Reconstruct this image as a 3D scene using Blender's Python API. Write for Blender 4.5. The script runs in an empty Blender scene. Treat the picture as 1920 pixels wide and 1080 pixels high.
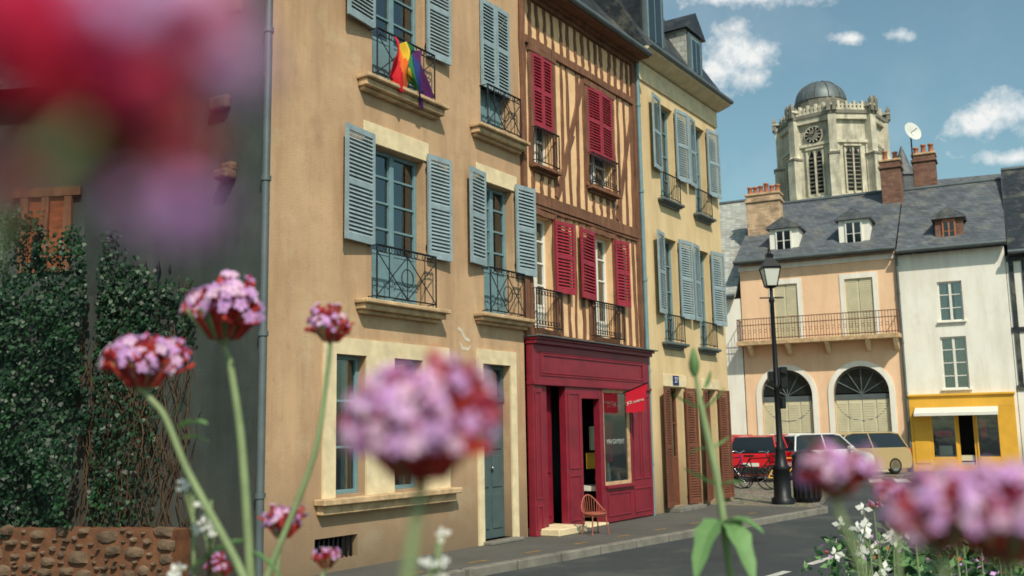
import bpy, math, random, bmesh
from mathutils import Vector, Matrix, noise
random.seed(7)
R=random.random
def U(a,b): return a+(b-a)*R()
S=bpy.context.scene
COL=S.collection
# ------------------------------------------------------------ materials
def lin(h,k=1.0):
    o=[]
    for i in (0,2,4):
        c=int(h[i:i+2],16)/255
        o.append(min(1,(c/12.92 if c<=.04045 else ((c+.055)/1.055)**2.4)*k))
    return (*o,1)
class NT:
    def __init__(s,m):
        s.m=m; m.use_nodes=True; s.t=m.node_tree; s.t.nodes.clear()
    def n(s,typ,ins=None,**kw):
        nd=s.t.nodes.new(typ)
        for k,v in kw.items(): setattr(nd,k,v)
        for k,v in (ins or {}).items():
            if isinstance(v,bpy.types.NodeSocket): s.t.links.new(v,nd.inputs[k])
            else: nd.inputs[k].default_value=v
        return nd
    def math(s,op,a,b=0.0,clamp=False):
        return s.n("ShaderNodeMath",{0:a,1:b},operation=op,use_clamp=clamp).outputs[0]
    def mix(s,f,a,b,bt='MIX'):
        nd=s.n("ShaderNodeMix",data_type='RGBA',blend_type=bt)
        for i,v in ((0,f),(6,a),(7,b)):
            if isinstance(v,bpy.types.NodeSocket): s.t.links.new(v,nd.inputs[i])
            else: nd.inputs[i].default_value=v
        return nd.outputs[2]
    def ramp(s,f,a,b,v0=0.0,v1=1.0):
        return s.n("ShaderNodeMapRange",{0:f,1:a,2:b,3:v0,4:v1}).outputs[0]
def mat(name,hexc,k=1.0,rough=.8,var=.15,scale=2.0,bump=.15,bscale=40,metal=0,kind=None,dark=None,spec=.35,transl=0):
    m=bpy.data.materials.new(name); t=NT(m)
    tc=t.n("ShaderNodeTexCoord").outputs['Object']
    col=lin(hexc,k)
    n1=t.n("ShaderNodeTexNoise",{'Vector':tc,'Scale':scale,'Detail':4.0,'Roughness':.6}).outputs[0]
    f=t.ramp(n1,.3,.7,1-var,1+var)
    c=t.mix(1.0,col,t.n("ShaderNodeCombineColor",{0:f,1:f,2:f}).outputs[0],'MULTIPLY')
    h=t.n("ShaderNodeTexNoise",{'Vector':tc,'Scale':float(bscale),'Detail':3.0}).outputs[0] if bump else .5
    sep=t.n("ShaderNodeSeparateXYZ",{0:tc}).outputs
    bd=.01
    if kind in('plaster','stain'):
        mp=t.n("ShaderNodeMapping",{'Vector':tc,'Scale':(1.6,1.6,.25)}).outputs[0]
        s1=t.n("ShaderNodeTexNoise",{'Vector':mp,'Scale':1.4,'Detail':6.0,'Roughness':.65}).outputs[0]
        c=t.mix(t.ramp(s1,.44,.75,0,.65),c,lin(dark or '8a6a4c',k))
        s2=t.n("ShaderNodeTexNoise",{'Vector':tc,'Scale':.8,'Detail':6.0,'Roughness':.72}).outputs[0]
        c=t.mix(t.ramp(s2,.54,.7,0,.4),c,lin('e8d8b4' if kind=='plaster' else '7c857c',k*.95))
        c=t.mix(t.ramp(s2,.44,.3,0,.35),c,lin(dark or '8a6a4c',k))
        s3=t.n("ShaderNodeTexNoise",{'Vector':tc,'Scale':9.0,'Detail':5.0,'Roughness':.75}).outputs[0]
        c=t.mix(t.ramp(s3,.56,.7,0,.28),c,lin(dark or '8a6a4c',k))
        low=t.ramp(t.math('ADD',sep[2],t.math('MULTIPLY',s1,1.2)),.5,2.1,.72,0)
        c=t.mix(low,c,lin('6a6254',k*.7))
    if kind in('slate','brick','stone','block'):
        x=t.math('ADD',sep[0],sep[1])
        v=t.n("ShaderNodeCombineXYZ",{0:x,1:sep[2]}).outputs[0]
        w,hh,ms={'slate':(.22,.13,.006),'brick':(.24,.075,.012),'stone':(.5,.28,.02),'block':(1.0,.5,.02)}[kind]
        b=t.n("ShaderNodeTexBrick",{'Vector':v,'Color1':(1.15,1.15,1.15,1),'Color2':(.7,.7,.72,1),'Mortar':(.4,.4,.4,1) if kind=='slate' else (.95,.93,.9,1),'Scale':1.0,'Mortar Size':ms,'Brick Width':w,'Row Height':hh,'Bias':0.0})
        c=t.mix(1.0 if kind!='block' else .45,c,b.outputs[0],'MULTIPLY')
        h=t.math('ADD',t.math('MULTIPLY',h,.3),t.math('MULTIPLY',b.outputs[1],-1.0)); bd=.02
        if kind=='slate':
            s2=t.n("ShaderNodeTexNoise",{'Vector':tc,'Scale':1.3,'Detail':6.0,'Roughness':.75}).outputs[0]
            c=t.mix(t.ramp(s2,.5,.7,0,.55),c,lin('9a9684',k))
        if kind=='block':
            mp=t.n("ShaderNodeMapping",{'Vector':tc,'Scale':(1,1,.18)}).outputs[0]
            s2=t.n("ShaderNodeTexNoise",{'Vector':mp,'Scale':1.1,'Detail':5.0,'Roughness':.7}).outputs[0]
            c=t.mix(t.ramp(s2,.47,.68,0,.75),c,lin('6f6d62',k))
    if kind=='cobble':
        vo=t.n("ShaderNodeTexVoronoi",{'Vector':tc,'Scale':6.5},feature='DISTANCE_TO_EDGE').outputs[0]
        vc=t.n("ShaderNodeTexVoronoi",{'Vector':tc,'Scale':6.5}).outputs['Color']
        e=t.ramp(vo,0,.12)
        c=t.mix(.35,c,t.mix(1.0,c,vc,'MULTIPLY'))
        c=t.mix(e,lin('4c4840',k*.6),c)
        h=e; bd=.03
    if kind=='wood':
        mp=t.n("ShaderNodeMapping",{'Vector':tc,'Scale':(14,14,.8)}).outputs[0]
        g=t.n("ShaderNodeTexNoise",{'Vector':mp,'Scale':2.0,'Detail':4.0}).outputs[0]
        c=t.mix(t.ramp(g,.4,.7,0,.7),c,lin(dark or '3c2418',k)); h=g; bd=.015
    if kind=='asphalt':
        s2=t.n("ShaderNodeTexNoise",{'Vector':tc,'Scale':.45,'Detail':6.0,'Roughness':.7}).outputs[0]
        c=t.mix(t.ramp(s2,.5,.62,0,.45),c,lin('6b6a66',k))
        c=t.mix(t.ramp(s2,.42,.36,0,.5),c,lin('26292c',k))
        vo=t.n("ShaderNodeTexVoronoi",{'Vector':tc,'Scale':90.0}).outputs[0]
        c=t.mix(t.ramp(vo,.0,.5,.35,0),c,lin('a09c92',k)); bd=.008
    p=t.n("ShaderNodeBsdfPrincipled",{'Base Color':c,'Roughness':rough,'Metallic':metal,'Specular IOR Level':spec})
    if bump:
        bp=t.n("ShaderNodeBump",{'Strength':bump,'Distance':bd,'Height':h}).outputs[0]; t.t.links.new(bp,p.inputs['Normal'])
    out=p.outputs[0]
    if transl:
        tr=t.n("ShaderNodeBsdfTranslucent",{0:c}); out=t.n("ShaderNodeMixShader",{0:transl,1:out,2:tr.outputs[0]}).outputs[0]
    t.n("ShaderNodeOutputMaterial",{0:out})
    return m
def glassmat(name,tint,k=.12):
    m=bpy.data.materials.new(name); t=NT(m)
    tc=t.n("ShaderNodeTexCoord").outputs['Object']
    nz=t.n("ShaderNodeTexNoise",{'Vector':tc,'Scale':1.7,'Detail':2.0}).outputs[0]
    bp=t.n("ShaderNodeBump",{'Strength':.25,'Distance':.02,'Height':nz}).outputs[0]
    fr=t.n("ShaderNodeFresnel",{0:1.5,'Normal':bp}).outputs[0]
    f=t.math('ADD',t.math('MULTIPLY',fr,1.2),k,True)
    tr=t.n("ShaderNodeBsdfTransparent",{0:tint}); gl=t.n("ShaderNodeBsdfGlossy",{0:(.9,.97,1,1),'Roughness':.04,'Normal':bp})
    mx=t.n("ShaderNodeMixShader",{0:f,1:tr.outputs[0],2:gl.outputs[0]})
    t.n("ShaderNodeOutputMaterial",{0:mx.outputs[0]}); return m
M={}
M['tan']=mat('ochre_plaster','cfab86',.76,kind='plaster',var=.12,scale=1.2,dark='94765a',bump=.4)
M['yellowpl']=mat('pale_yellow_plaster','e0c698',.84,kind='plaster',var=.08,scale=1.2,dark='bb9c74',bump=.3)
M['peach']=mat('peach_plaster','eec8a4',.9,kind='plaster',var=.07,scale=1,dark='d6ac88',bump=.2)
M['whitepl']=mat('white_plaster','f2efe4',.86,kind='plaster',var=.04,scale=1,dark='cfc8b8',bump=.2)
M['shadegrey']=mat('shade_darkened_render','59625c',.5,kind='stain',var=.3,scale=.8,dark='39413c',bump=.4)  # grey render; the gable's shade is put into this dark base colour
M['infill']=mat('infill_plaster','e8c092',.86,var=.16,scale=3,bump=.4)
M['stonetrim']=mat('cream_stone','e2d0aa',.84,var=.16,scale=4,bump=.3)
M['sillstone']=mat('weathered_stone','c6a882',.8,var=.35,scale=5,bump=.5)
M['patch']=mat('pale_paint_mark','ddd0b8',.8,var=.15,scale=9)
M['blue']=mat('blue_grey_paint','93a6ac',.8,rough=.55,var=.18,scale=6,bump=.15)
M['bluew']=mat('blue_window_paint','7b9ca4',.7,rough=.5,var=.12,scale=6)
M['doorgrey']=mat('grey_green_door_paint','62787a',.5,rough=.55,var=.15,scale=5)
M['red']=mat('red_shutter_paint','a03040',.76,rough=.5,var=.22,scale=6)
M['shopred']=mat('crimson_shop_paint','8c2034',.72,rough=.42,var=.22,scale=3,spec=.5)
M['brownsh']=mat('brown_shutter_paint','85503c',.6,rough=.55,var=.2,scale=5)
M['timber']=mat('old_timber','8a6048',.75,kind='wood',var=.3,scale=3,bump=.5,dark='523626')
M['iron']=mat('black_iron','22252a',.6,rough=.45,var=.2,metal=.3,bump=0)
M['lead']=mat('zinc_lead','6a7476',.75,rough=.5,var=.2,metal=.3)
M['slate']=mat('roof_slate','666c72',.72,rough=.55,kind='slate',var=.2,scale=1.5,bump=.6)
M['slatedark']=mat('mansard_slate','33393f',.7,rough=.5,kind='slate',var=.2,bump=.5)
M['slatelite']=mat('lichened_slate','b0b2aa',.8,rough=.7,kind='slate',var=.15,bump=.4)
M['brick']=mat('brown_brick','8a6656',.7,kind='brick',var=.3,scale=4,bump=.6)
M['brickpale']=mat('sooty_pale_brick','c8ab8c',.8,kind='brick',var=.4,scale=2,bump=.5)
M['pot']=mat('terracotta','b87454',.75,var=.25,scale=8)
M['orangebrick']=mat('orange_brick_panel','a8623e',.5,kind='brick',var=.3,scale=4)
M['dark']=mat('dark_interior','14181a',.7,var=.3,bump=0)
M['glass']=glassmat('window_glass',(.75,.85,.85,1))
M['curtain']=mat('white_curtain','e8e6dc',.8,var=.12,scale=9,bump=.4,bscale=9)
M['whitew']=mat('white_window_paint','e6e4da',.85,rough=.5,var=.06)
M['creamsh']=mat('cream_shutter','d8d0b0',.82,rough=.6,var=.08)
M['yellowshop']=mat('yellow_shop_paint','e5ad3c',.85,rough=.5,var=.1)
M['rust']=mat('rusty_iron','7a5648',.8,rough=.7,var=.25,scale=9)
M['tower']=mat('tower_limestone','d2ccb6',.82,kind='block',var=.28,scale=.35,bump=.5,bscale=3)
M['towerdark']=mat('sooty_limestone','8f8b7e',.7,kind='block',var=.3,scale=.5,bump=.5,bscale=3)
M['asphalt']=mat('asphalt','3a4246',.66,kind='asphalt',var=.15,scale=.5,bump=.5,bscale=120)
M['pave']=mat('pavement_asphalt','5e5e5a',.66,kind='asphalt',var=.2,scale=.7,bump=.4,bscale=90)
M['kerb']=mat('kerb_granite','8a867c',.66,var=.3,scale=3,bump=.4)
M['cobble']=mat('cobbles','a09884',.75,kind='cobble',var=.2,scale=1)
M['roadwhite']=mat('worn_white_paint','c8c8c0',.75,var=.35,scale=9)
M['roadyellow']=mat('worn_yellow_paint','b08c48',.65,var=.35,scale=9)
M['rubble']=mat('rubble_stone','78624e',.6,var=.6,scale=3.5,bump=1.0,bscale=18)
M['mortar']=mat('old_mortar','8a5c40',.55,var=.35,scale=5,bump=.8)
M['ground']=mat('grey_earth','77746a',.7,var=.2,scale=.2)
M['leafdk']=mat('ivy_leaf_shade_dark','1f4029',.55,rough=.5,var=.3,scale=8,bump=0,transl=.15)  # ivy green made darker so the colour carries the shade on the wall
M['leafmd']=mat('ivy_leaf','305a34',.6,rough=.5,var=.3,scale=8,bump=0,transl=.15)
M['leaflt']=mat('fresh_leaf','7da868',.75,rough=.55,var=.25,scale=30,bump=.3,transl=.3)
M['stem']=mat('verbena_stem','93a676',.75,rough=.6,var=.2,scale=30,bump=0,transl=.1)
M['lilac']=mat('lilac_petal','cda0d8',1,rough=.7,var=.2,scale=90,bump=0,transl=.35)
M['pinkp']=mat('pale_pink_petal','e8c4e2',1,rough=.7,var=.15,scale=90,bump=0,transl=.35)
M['magenta']=mat('magenta_throat','c02a64',.9,rough=.6,var=.2,scale=90,bump=0,transl=.3)
M['crimson']=mat('crimson_petal','d8204c',1,rough=.6,var=.2,scale=90,bump=0,transl=.4)
M['calyx']=mat('red_calyx','c4403a',.9,rough=.6,var=.35,scale=90,bump=0,transl=.25)
M['whitefl']=mat('white_petal','f0f0ea',.9,rough=.7,var=.05,bump=0,transl=.3)
M['orangefl']=mat('orange_petal','e0562e',.9,rough=.6,var=.2,bump=0)
M['vine']=mat('dry_vine','5a4632',.6,var=.3,bump=0)
M['carred']=mat('red_car_paint','c4202a',.9,rough=.2,var=.03,bump=0,spec=.6)
M['carwhite']=mat('white_car_paint','d8dadc',.85,rough=.2,var=.03,bump=0,spec=.6)
M['carbeige']=mat('beige_car_paint','b09a70',.85,rough=.25,var=.03,bump=0,spec=.6)
M['carglass']=mat('car_glass','20282c',.6,rough=.08,var=.1,bump=0,spec=.8)
M['rubber']=mat('rubber','18181a',.8,rough=.8,var=.2,bump=0)
M['chrome']=mat('bright_metal','b8bcc0',.9,rough=.25,metal=.9,var=.05,bump=0)
M['taillight']=mat('red_lamp_lens','a01018',.9,rough=.15,var=.05,bump=0)
M['headlight']=mat('clear_lamp_lens','dfe4e6',.9,rough=.1,var=.05,bump=0)
M['lampglass']=mat('frosted_lamp_glass','d8dcd4',.8,rough=.3,var=.05,bump=0)
M['sred']=mat('banner_red','d01c34',.9,rough=.7,var=.05,bump=0)
M['wicker']=mat('red_wicker','a05a48',.8,rough=.6,var=.25,scale=40,bump=0)
M['lettering']=mat('reflection_lettering','b8c0b8',.7,var=.1,bump=0)
for k,h in (('f_red','d8202c'),('f_orange','e8702a'),('f_yellow','ecc83c'),('f_green','2c7a44'),('f_blue','22387c'),('f_purple','5a2464')): M[k]=mat(k+'_cloth',h,.85,rough=.8,var=.08,bump=0,transl=.2)
# ------------------------------------------------------------ mesh builder
class MB:
    def __init__(s): s.v=[];s.f=[];s.m=[];s.mats=[];s.sm=[]
    def mi(s,k):
        if k not in s.mats: s.mats.append(k)
        return s.mats.index(k)
    def face(s,pts,k,sm=False):
        b=len(s.v); s.v+= [tuple(p) for p in pts]; s.f.append(tuple(range(b,b+len(pts)))); s.m.append(s.mi(k)); s.sm.append(sm)
    def raw(s,vs,fs,k,sm=False):
        b=len(s.v); s.v+=[tuple(p) for p in vs]; i=s.mi(k)
        for f in fs: s.f.append(tuple(b+q for q in f)); s.m.append(i); s.sm.append(sm)
    def box(s,x0,x1,y0,y1,z0,z1,k,mtx=None):
        vs=[(x,y,z) for z in (z0,z1) for y in (y0,y1) for x in (x0,x1)]
        if mtx is not None: vs=[mtx@Vector(p) for p in vs]
        s.raw(vs,[(0,2,3,1),(4,5,7,6),(0,1,5,4),(2,6,7,3),(0,4,6,2),(1,3,7,5)],k)
    def prism(s,poly,y0,y1,k,plane='xz'):
        n=len(poly)
        g={'xz':lambda a,b,y:(a,y,b),'xy':lambda a,b,y:(a,b,y),'yz':lambda a,b,y:(y,a,b)}[plane]
        vs=[g(a,b,y0) for a,b in poly]+[g(a,b,y1) for a,b in poly]
        fs=[tuple(range(n)),tuple(range(2*n-1,n-1,-1))]+[(i,i+n,(i+1)%n+n,(i+1)%n) for i in range(n)]
        s.raw(vs,fs,k)
    def tube(s,pts,rs,k,n=8,cap=True):
        pts=[Vector(p) for p in pts]
        if not isinstance(rs,(list,tuple)): rs=[rs]*len(pts)
        vs=[];up=None
        for i,p in enumerate(pts):
            d=(pts[min(i+1,len(pts)-1)]-pts[max(i-1,0)])
            if d.length<1e-9: d=Vector((0,0,1))
            d.normalize()
            if up is None: up=Vector((0,0,1)) if abs(d.z)<.9 else Vector((1,0,0))
            a=d.cross(up); 
            if a.length<1e-4: a=d.cross(Vector((0,1,.3)))
            a.normalize(); b=d.cross(a); 
            for j in range(n):
                t=2*math.pi*j/n; vs.append(p+(a*math.cos(t)+b*math.sin(t))*rs[i])
        fs=[(i*n+j,i*n+(j+1)%n,(i+1)*n+(j+1)%n,(i+1)*n+j) for i in range(len(pts)-1) for j in range(n)]
        s.raw(vs,fs,k,True)
        if cap:
            s.raw(vs[:n],[tuple(range(n))],k); s.raw(vs[-n:],[tuple(range(n))],k)
    def lathe(s,c,prof,k,n=16,sx=1,sy=1,sm=True):
        vs=[(c[0]+r*sx*math.cos(2*math.pi*j/n),c[1]+r*sy*math.sin(2*math.pi*j/n),c[2]+z) for r,z in prof for j in range(n)]
        fs=[(i*n+j,i*n+(j+1)%n,(i+1)*n+(j+1)%n,(i+1)*n+j) for i in range(len(prof)-1) for j in range(n)]
        s.raw(vs,fs,k,sm); s.raw(vs[:n],[tuple(range(n))],k); s.raw(vs[-n:],[tuple(range(n))],k)
    def ring(s,c,r,t,k,ax='y',n=24,m=6):
        c=Vector(c);vs=[]
        for i in range(n):
            a=2*math.pi*i/n
            e=Vector((math.cos(a),0,math.sin(a))) if ax=='y' else Vector((0,math.cos(a),math.sin(a))) if ax=='x' else Vector((math.cos(a),math.sin(a),0))
            o=Vector((0,1,0)) if ax=='y' else Vector((1,0,0)) if ax=='x' else Vector((0,0,1))
            for j in range(m):
                b=2*math.pi*j/m; vs.append(c+e*(r+t*math.cos(b))+o*t*math.sin(b))
        s.raw(vs,[(i*m+j,((i+1)%n)*m+j,((i+1)%n)*m+(j+1)%m,i*m+(j+1)%m) for i in range(n) for j in range(m)],k,True)
    def wall(s,x0,x1,z0,z1,holes,dep,k,y=0.0):
        xs=sorted({x0,x1,*[h[0] for h in holes],*[h[1] for h in holes]}); zs=sorted({z0,z1,*[h[2] for h in holes],*[h[3] for h in holes]})
        for i in range(len(xs)-1):
            for j in range(len(zs)-1):
                cx=(xs[i]+xs[i+1])/2; cz=(zs[j]+zs[j+1])/2
                if any(h[0]<cx<h[1] and h[2]<cz<h[3] for h in holes): continue
                s.face([(xs[i],y,zs[j]),(xs[i+1],y,zs[j]),(xs[i+1],y,zs[j+1]),(xs[i],y,zs[j+1])],k)
        for a,b,c,d in holes:
            e=y+dep
            s.face([(a,y,c),(a,e,c),(a,e,d),(a,y,d)],k); s.face([(b,y,c),(b,y,d),(b,e,d),(b,e,c)],k)
            s.face([(a,y,d),(a,e,d),(b,e,d),(b,y,d)],k); s.face([(a,y,c),(b,y,c),(b,e,c),(a,e,c)],k)
    def make(s,name,parent=None,loc=(0,0,0),rot=(0,0,0),bevel=0,label=None,seg=1):
        me=bpy.data.meshes.new(name); me.from_pydata(s.v,[],s.f)
        for k in s.mats: me.materials.append(M[k])
        me.polygons.foreach_set('material_index',s.m); me.polygons.foreach_set('use_smooth',s.sm)
        me.update()
        o=bpy.data.objects.new(name,me); COL.objects.link(o); o.location=loc; o.rotation_euler=rot
        if parent: o.parent=parent
        if bevel:
            b=o.modifiers.new('b','BEVEL'); b.width=bevel; b.segments=seg; b.limit_method='ANGLE'
        if label: o['label']=label
        return o
def thing(name,label,cat,loc=(0,0,0),rz=0,group=None,sc=1):
    e=bpy.data.objects.new(name,None); COL.objects.link(e); e.location=loc; e.rotation_euler=(0,0,rz); e.empty_display_size=.3; e.scale=(sc,sc,sc)
    e['label']=label; e['category']=cat
    if group: e['group']=group
    return e
def struct(o): o['kind']='structure'; return o
def text(s,size,key,parent,loc,rot,name,sx=1):
    cu=bpy.data.curves.new('t','FONT'); cu.body=s; cu.size=size; cu.extrude=.002; cu.align_x='CENTER'; cu.align_y='CENTER'
    o=bpy.data.objects.new('t',cu); COL.objects.link(o); bpy.context.view_layer.update()
    me=bpy.data.meshes.new_from_object(o.evaluated_get(bpy.context.evaluated_depsgraph_get()))
    bpy.data.objects.remove(o); me.materials.clear(); me.materials.append(M[key])
    o=bpy.data.objects.new(name,me); COL.objects.link(o); o.parent=parent; o.location=loc; o.rotation_euler=rot; o.scale=(sx,1,1)
    return o
# ------------------------------------------------------------ house pieces
def shutter_mesh(w,h,k,panels=2):
    b=MB(); st=.055; t=.035
    b.box(0,st,-t,0,0,h,k); b.box(w-st,w,-t,0,0,h,k)
    zs=[0,.09]+([h*.48,h*.48+.07] if panels==2 else [])+[h-.08,h]
    for i in range(0,len(zs),2): b.box(st,w-st,-t+.002,-.002,zs[i],zs[i+1],k)
    for i in range(1,len(zs)-1,2):
        z=zs[i]
        n=max(3,int((zs[i+1]-z)/.055)); dz=(zs[i+1]-z)/n
        for j in range(n):
            zz=z+dz*(j+.5)
            b.raw([(st,-t+.001,zz-.026),(w-st,-t+.001,zz-.026),(w-st,-.003,zz+.02),(st,-.003,zz+.02),
                   (st,-t+.009,zz-.03),(w-st,-t+.009,zz-.03),(w-st,.004,zz+.014),(st,.004,zz+.014)],
                  [(0,1,2,3),(7,6,5,4),(0,4,5,1),(3,2,6,7)],k)
    return b
def shutter(parent,x,z,w,h,k,ang,side,y=-.05):
    ang+=U(-.03,.04)
    b=shutter_mesh(w,h,k)
    if side=='L': b.v=[(a-w,c,d) for a,c,d in b.v]; r=ang
    else: r=-ang
    for zz in (.15,h-.25): b.box(-.03 if side=='L' else 0,0 if side=='L' else .03,.0,.03,zz,zz+.05,'iron')
    return b.make('shutter',parent,loc=(x,y,z),rot=(0,0,r),bevel=0)
def railing(parent,x0,x1,z0,z1,y,style):
    b=MB(); k='iron' if style!='rust' else 'rust'; w=x1-x0; r=.011
    def t(*p,rr=.008): b.tube(p,rr,k,6)
    t((x0,y,z1),(x1,y,z1),rr=.016); t((x0,y,z0+.05),(x1,y,z0+.05),rr=.011)
    for x in (x0,x1): t((x,y,z0),(x,y,z1+.01),rr=.013); t((x,y,z1),(x,0.05,z1)); t((x,y,z0+.05),(x,.05,z0+.05))
    if style=='cross':
        d=.09
        t((x0,y,z1-d),(x1,y,z1-d)); zc=(z0+.05+z1-d)/2
        xs=[x0+w*q for q in (0,.2,.5,.8,1)]
        for x in xs[1:-1]: t((x,y,z0+.05),(x,y,z1))
        for a,c in ((xs[0],xs[2]),(xs[2],xs[4])):
            t((a,y,z0+.05),(c,y,z1-d)); t((c,y,z0+.05),(a,y,z1-d))
        b.ring(((xs[1]+xs[3])/2,y,zc),.13,.008,k)
        for i in range(7): b.ring((x0+w*(i+.5)/7,y,z1-d/2),d*.42,.006,k,n=12)
    else:
        n=max(4,int(w/.09))
        for i in range(1,n):
            x=x0+w*i/n; t((x,y,z0+.05),(x,y,z1),rr=.007)
            if style=='scroll': b.ring((x-w/n/2,y,z1-.07),.035,.006,k,n=12); b.ring((x-w/n/2,y,z0+.12),.035,.006,k,n=12)
    return b.make('railing',parent)
def window(H,x0,x1,z0,z1,fk='bluew',rows=4,dep=.14,panel=0,sh=None,shz=None,shw=None,ang=.12,closed=False,rail=None,sill=None,sillk='sillstone',lintel=None,curtain=None,cols=2):
    b=MB(); o=.055; d0=dep; d1=dep+.06
    b.box(x0,x0+o,d0,d1,z0,z1,fk); b.box(x1-o,x1,d0,d1,z0,z1,fk)
    b.box(x0+o,x1-o,d0,d1,z1-o,z1,fk); b.box(x0+o,x1-o,d0,d1,z0,z0+o,fk)
    xm=(x0+x1)/2
    if cols==2: b.box(xm-.045,xm+.045,d0-.012,d1+.002,z0+o,z1-o,fk)
    zb=z0+panel
    if panel: 
        b.box(x0+o,x1-o,d0+.012,d1-.01,z0+o,zb,fk)
        for a,c in ((x0+o+.04,xm-.09),(xm+.09,x1-o-.04)): 
            if c-a>.08: b.box(a,c,d0+.002,d0+.012,z0+o+.06,zb-.06,fk)
        b.box(x0+o,x1-o,d0+.004,d1-.004,zb,zb+.05,fk)
    for i in range(1,rows):
        z=zb+(z1-zb)*i/rows; b.box(x0+o,x1-o,d0+.01,d1-.01,z-.016,z+.016,fk)
    w=b.make('window',H,bevel=.004)
    g=MB(); g.face([(x0+o,d1-.02,z0+o),(x1-o,d1-.02,z0+o),(x1-o,d1-.02,z1-o),(x0+o,d1-.02,z1-o)],'glass'); g.make('window_pane',w)
    if curtain:
        c=MB(); n=14
        for a,e in ((x0+.06,x0+(x1-x0)*curtain),(x1-(x1-x0)*curtain,x1-.06)):
            ps=[(a+(e-a)*i/n,d1+.09+.02*math.sin(i*2.3)) for i in range(n+1)]
            for i in range(n): c.face([(ps[i][0],ps[i][1],z0+.02),(ps[i+1][0],ps[i+1][1],z0+.02),(ps[i+1][0],ps[i+1][1],z1),(ps[i][0],ps[i][1],z1)],'curtain',True)
        c.make('curtain',w)
    if sh:
        a,c=shz or (z0+.75,z1+.1)
        if closed:
            hw=(x1-x0)/2
            shutter(w,x0+.002,a,hw-.004,c-a,sh,.03,'R',y=-.01); shutter(w,x1-.002,a,hw-.004,c-a,sh,.03,'L',y=-.01)
        else:
            lw,rw=shw
            if lw: shutter(w,x0-.02,a,lw,c-a,sh,ang,'L')
            if rw: shutter(w,x1+.02,a,rw,c-a,sh,ang*.8,'R')
    if rail: railing(w,*rail)
    if sill:
        s=MB(); a,c,e,f,p=sill
        s.box(a,c,-p,-.001,f-.06,f,sillk); s.box(a+.03,c-.03,-p*.72,-.002,e+.05,f-.06,sillk); s.box(a+.06,c-.06,-p*.4,-.003,e,e+.05,sillk); s.make('window_sill',w,bevel=.012)
    if lintel:
        s=MB(); a,c,e,f=lintel; s.box(a,c,-.025,-.001,e,f,'stonetrim'); s.make('lintel',w,bevel=.006)
    return w
def shell(b,x0,x1,z1,dep,k,kl=None,kr=None,interior=True,z0=0):
    b.face([(x0,0,z0),(x0,0,z1),(x0,dep,z1),(x0,dep,z0)],kl or k); b.face([(x1,0,z0),(x1,dep,z0),(x1,dep,z1),(x1,0,z1)],kr or k)
    b.face([(x0,dep,z0),(x0,dep,z1),(x1,dep,z1),(x1,dep,z0)],k)
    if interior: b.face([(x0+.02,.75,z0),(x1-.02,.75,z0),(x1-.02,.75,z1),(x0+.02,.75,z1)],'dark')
def pipe(H,x,y,z0,z1,r=.05,k='lead'):
    b=MB(); b.tube([(x,y,z0),(x,y,z1)],r,k,10)
    z=z0+1
    while z<z1: b.tube([(x,y,z),(x,y,z+.06)],r*1.3,k,10); z+=1.9
    return b.make('drainpipe',H)
def onebox(H,name,x0,x1,y0,y1,z0,z1,k,bv=.006):
    b=MB(); b.box(x0,x1,y0,y1,z0,z1,k); return b.make(name,H,bevel=bv)
A1=math.radians(90-33.214); O1=(-3.052,11.898,0)
# ============================================================ HOUSE 1 ochre
H1=thing('townhouse','ochre rendered townhouse with blue grey louvred shutters','house',O1,A1)
holes=[(2.03,3.2,3.53,5.77),(2.03,3.2,6.7,9.0),(4.75,5.62,3.6,5.78),(4.72,5.57,6.68,8.95),(1.32,1.91,.95,2.77),(2.49,3.13,.95,2.77),(4.65,5.45,.05,2.8),(.98,1.77,.15,.43)]
b=MB(); b.wall(0,5.9,0,11.4,holes,.26,'tan'); shell(b,0,5.9,11.4,3.6,'tan','shadegrey'); b.make('wall',H1)
b=MB(); b.box(-.2,6.05,-.35,3.8,11.4,11.55,'stonetrim'); b.prism([(-.3,11.55),(1.8,14),(3.9,11.55)],-.2,6.0,'slatedark','yz'); b.make('roof',H1)
window(H1,2.03,3.2,3.53,5.77,rows=4,panel=.72,sh='blue',shz=(4.30,5.89),shw=(.65,.54),ang=.1,rail=(1.96,3.28,3.54,4.30,-.16,'cross'),sill=(1.68,3.55,3.34,3.53,.24),lintel=(1.84,3.30,5.78,6.07))
window(H1,2.03,3.2,6.7,9.0,rows=4,panel=.72,sh='blue',shz=(7.44,9.05),shw=(.64,.56),ang=.1,rail=(1.96,3.28,6.72,7.43,-.16,'cross'),sill=(1.70,3.55,6.48,6.69,.24),lintel=(1.84,3.30,9.01,9.3))
window(H1,4.75,5.62,3.6,5.78,rows=4,panel=.72,sh='blue',shz=(4.36,5.91),shw=(.52,.54),ang=.12,rail=(4.70,5.72,3.6,4.34,-.16,'cross'),sill=(4.44,5.95,3.42,3.59,.24),lintel=(4.55,5.75,5.79,6.06))
window(H1,4.72,5.57,6.68,8.95,rows=4,panel=.72,sh='blue',shz=(7.41,8.95),closed=True,rail=(4.70,5.70,6.69,7.4,-.16,'cross'),sill=(4.40,5.88,6.47,6.67,.24))
for a,c in ((1.32,1.91),(2.49,3.13)): window(H1,a,c,.95,2.77,rows=3,dep=.12,cols=1,curtain=.3)
b=MB()
b.box(1.09,3.77,-.03,-.001,2.77,2.99,'stonetrim'); b.box(1.09,1.32,-.03,-.001,.92,2.77,'stonetrim'); b.box(1.91,2.49,-.03,-.001,.92,2.77,'stonetrim'); b.box(3.13,3.77,-.03,-.001,.92,2.77,'stonetrim'); b.make('window_surround',H1)
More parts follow.
